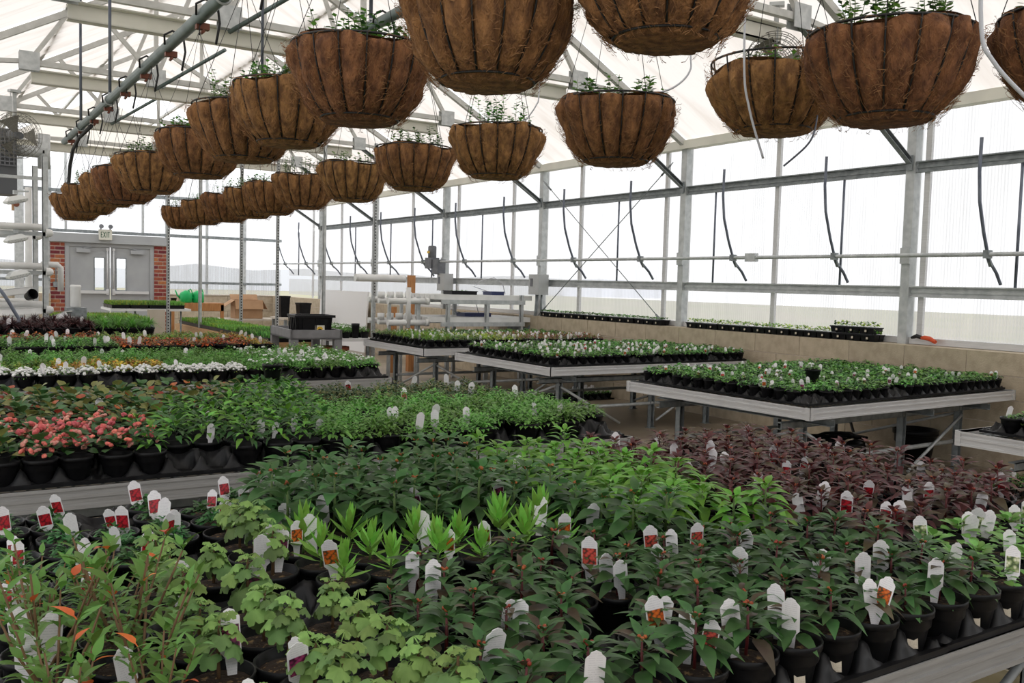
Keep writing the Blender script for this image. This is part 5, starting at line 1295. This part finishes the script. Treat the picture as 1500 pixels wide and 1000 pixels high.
part('stool', MB().box(-.18, .18, -.18, .18, -.36, 0), galvd, tp); ob('shoots', SH[0], tp, (0, 0, .1), kind='stuff')

# ---- on the floor
hc = MB(); hr = random.Random(9)
hose = thing('hose_coil', 'coiled black hose heaped on the floor under the bench by the wall', 'hose', (6.75, 5.15, .02))
for k in range(7):
    pts = [((.34+.05*hr.uniform(-1, 1))*cos(a)+hr.uniform(-.01, .01), (.22+.04*hr.uniform(-1, 1))*sin(a), .02+.022*k+.01*sin(3*a)) for a in [i/18*6.283 for i in range(19)]]
    pts = [(x+hr.uniform(-.004, .004)+.02*sin(k), y, z) for x, y, z in pts]; pts[-1] = pts[0]
    hc.tube(pts, .016, 6)
part('hose_loops', hc, rubber, hose)
part('hose_tail', MB().tube([(.3, .1, .1), (.5, .15, .12), (.62, .3, .25), (.64, .35, .5)], .014, 6), rubber, hose)
ob('black_nursery_pot', pot_mesh('bn', .16, .24, 28), None, (6.35, 4.75, 0), None, None, None, 'wide empty black pot on the floor behind the burgundy plants', 'pot')
ob('black_nursery_pot', pot_mesh('bn', .19, .28, 28), None, (7.35, 4.75, 0), None, None, None, 'black pot on the floor against the block wall', 'pot')
for q, (x0, y0, nx, ny, l) in enumerate(((6.55, 3.45, 5, 3, 'between the corner bench and the wall bench'), (6.6, 9.15, 8, 4, 'under the third wall bench'))):
    tr = ob('carry_tray', tray_mesh(nx, ny, .115, .06, 5), None, (x0+nx*.0575, y0+ny*.0575, 0), None, None, None, 'black carry tray on the floor '+l, 'tray')
    for i in range(nx):
        for j in range(ny):
            if rnd.random() < .1: continue
            o = ob('floor_pot', SP, None, (x0+.115*(i+.5), y0+.115*(j+.5), .006), (0, 0, rnd.random()*6), None, None, 'floor tray pot %s, %s row, %s along' % (l, ordn(j+1), ordn(i+1)), 'plant', 'pots in the floor trays')
            ob('foliage', SF['hrb' if rnd.random() < .6 else 'par'][rnd.randrange(3)], o, kind='stuff'); put_tag(o, 0, 0, rnd, None, .6, 0, .9, .07)
for k, (x, y, R, H_, l) in enumerate(((2.98, 1.50, .17, .30, 'cream-rimmed planter on the floor below the bench corner'), (3.30, 1.18, .15, .26, 'second cream-rimmed planter on the floor, a sprig showing'))):
    o = thing('bowl_planter', l, 'planter', (x, y, 0)); part('planter_bowl', MB().lathe([(R*.7, 0), (R*.95, H_*.8), (R, H_*.9), (R*1.04, H_), (R*.93, H_), (R*.9, H_*.85)], 32, cap0=True), creamp, o)
    part('soil', MB().lathe([(R*.9, H_*.86), (.001, H_*.88)], 24), soilm, o); ob('shoots', SH[2], o, (0, 0, H_*.86), None, R/.16*.8, kind='stuff')
tl = thing('pruning_tool', 'orange-gripped hand tool with black bent end lying on the wall sill', 'tool', (7.74, 4.85, 1.012), rad(80))
part('grip', MB().tube([(0, 0, .02), (.06, .01, .05), (.13, 0, .055), (.17, -.01, .05)], [.018, .022, .02, .016], 8), orangem, tl)
part('blade_end', MB().tube([(.16, -.01, .05), (.24, -.02, .065), (.30, -.03, .045), (.36, -.06, .01)], [.016, .02, .016, .012], 8), rubber, tl)
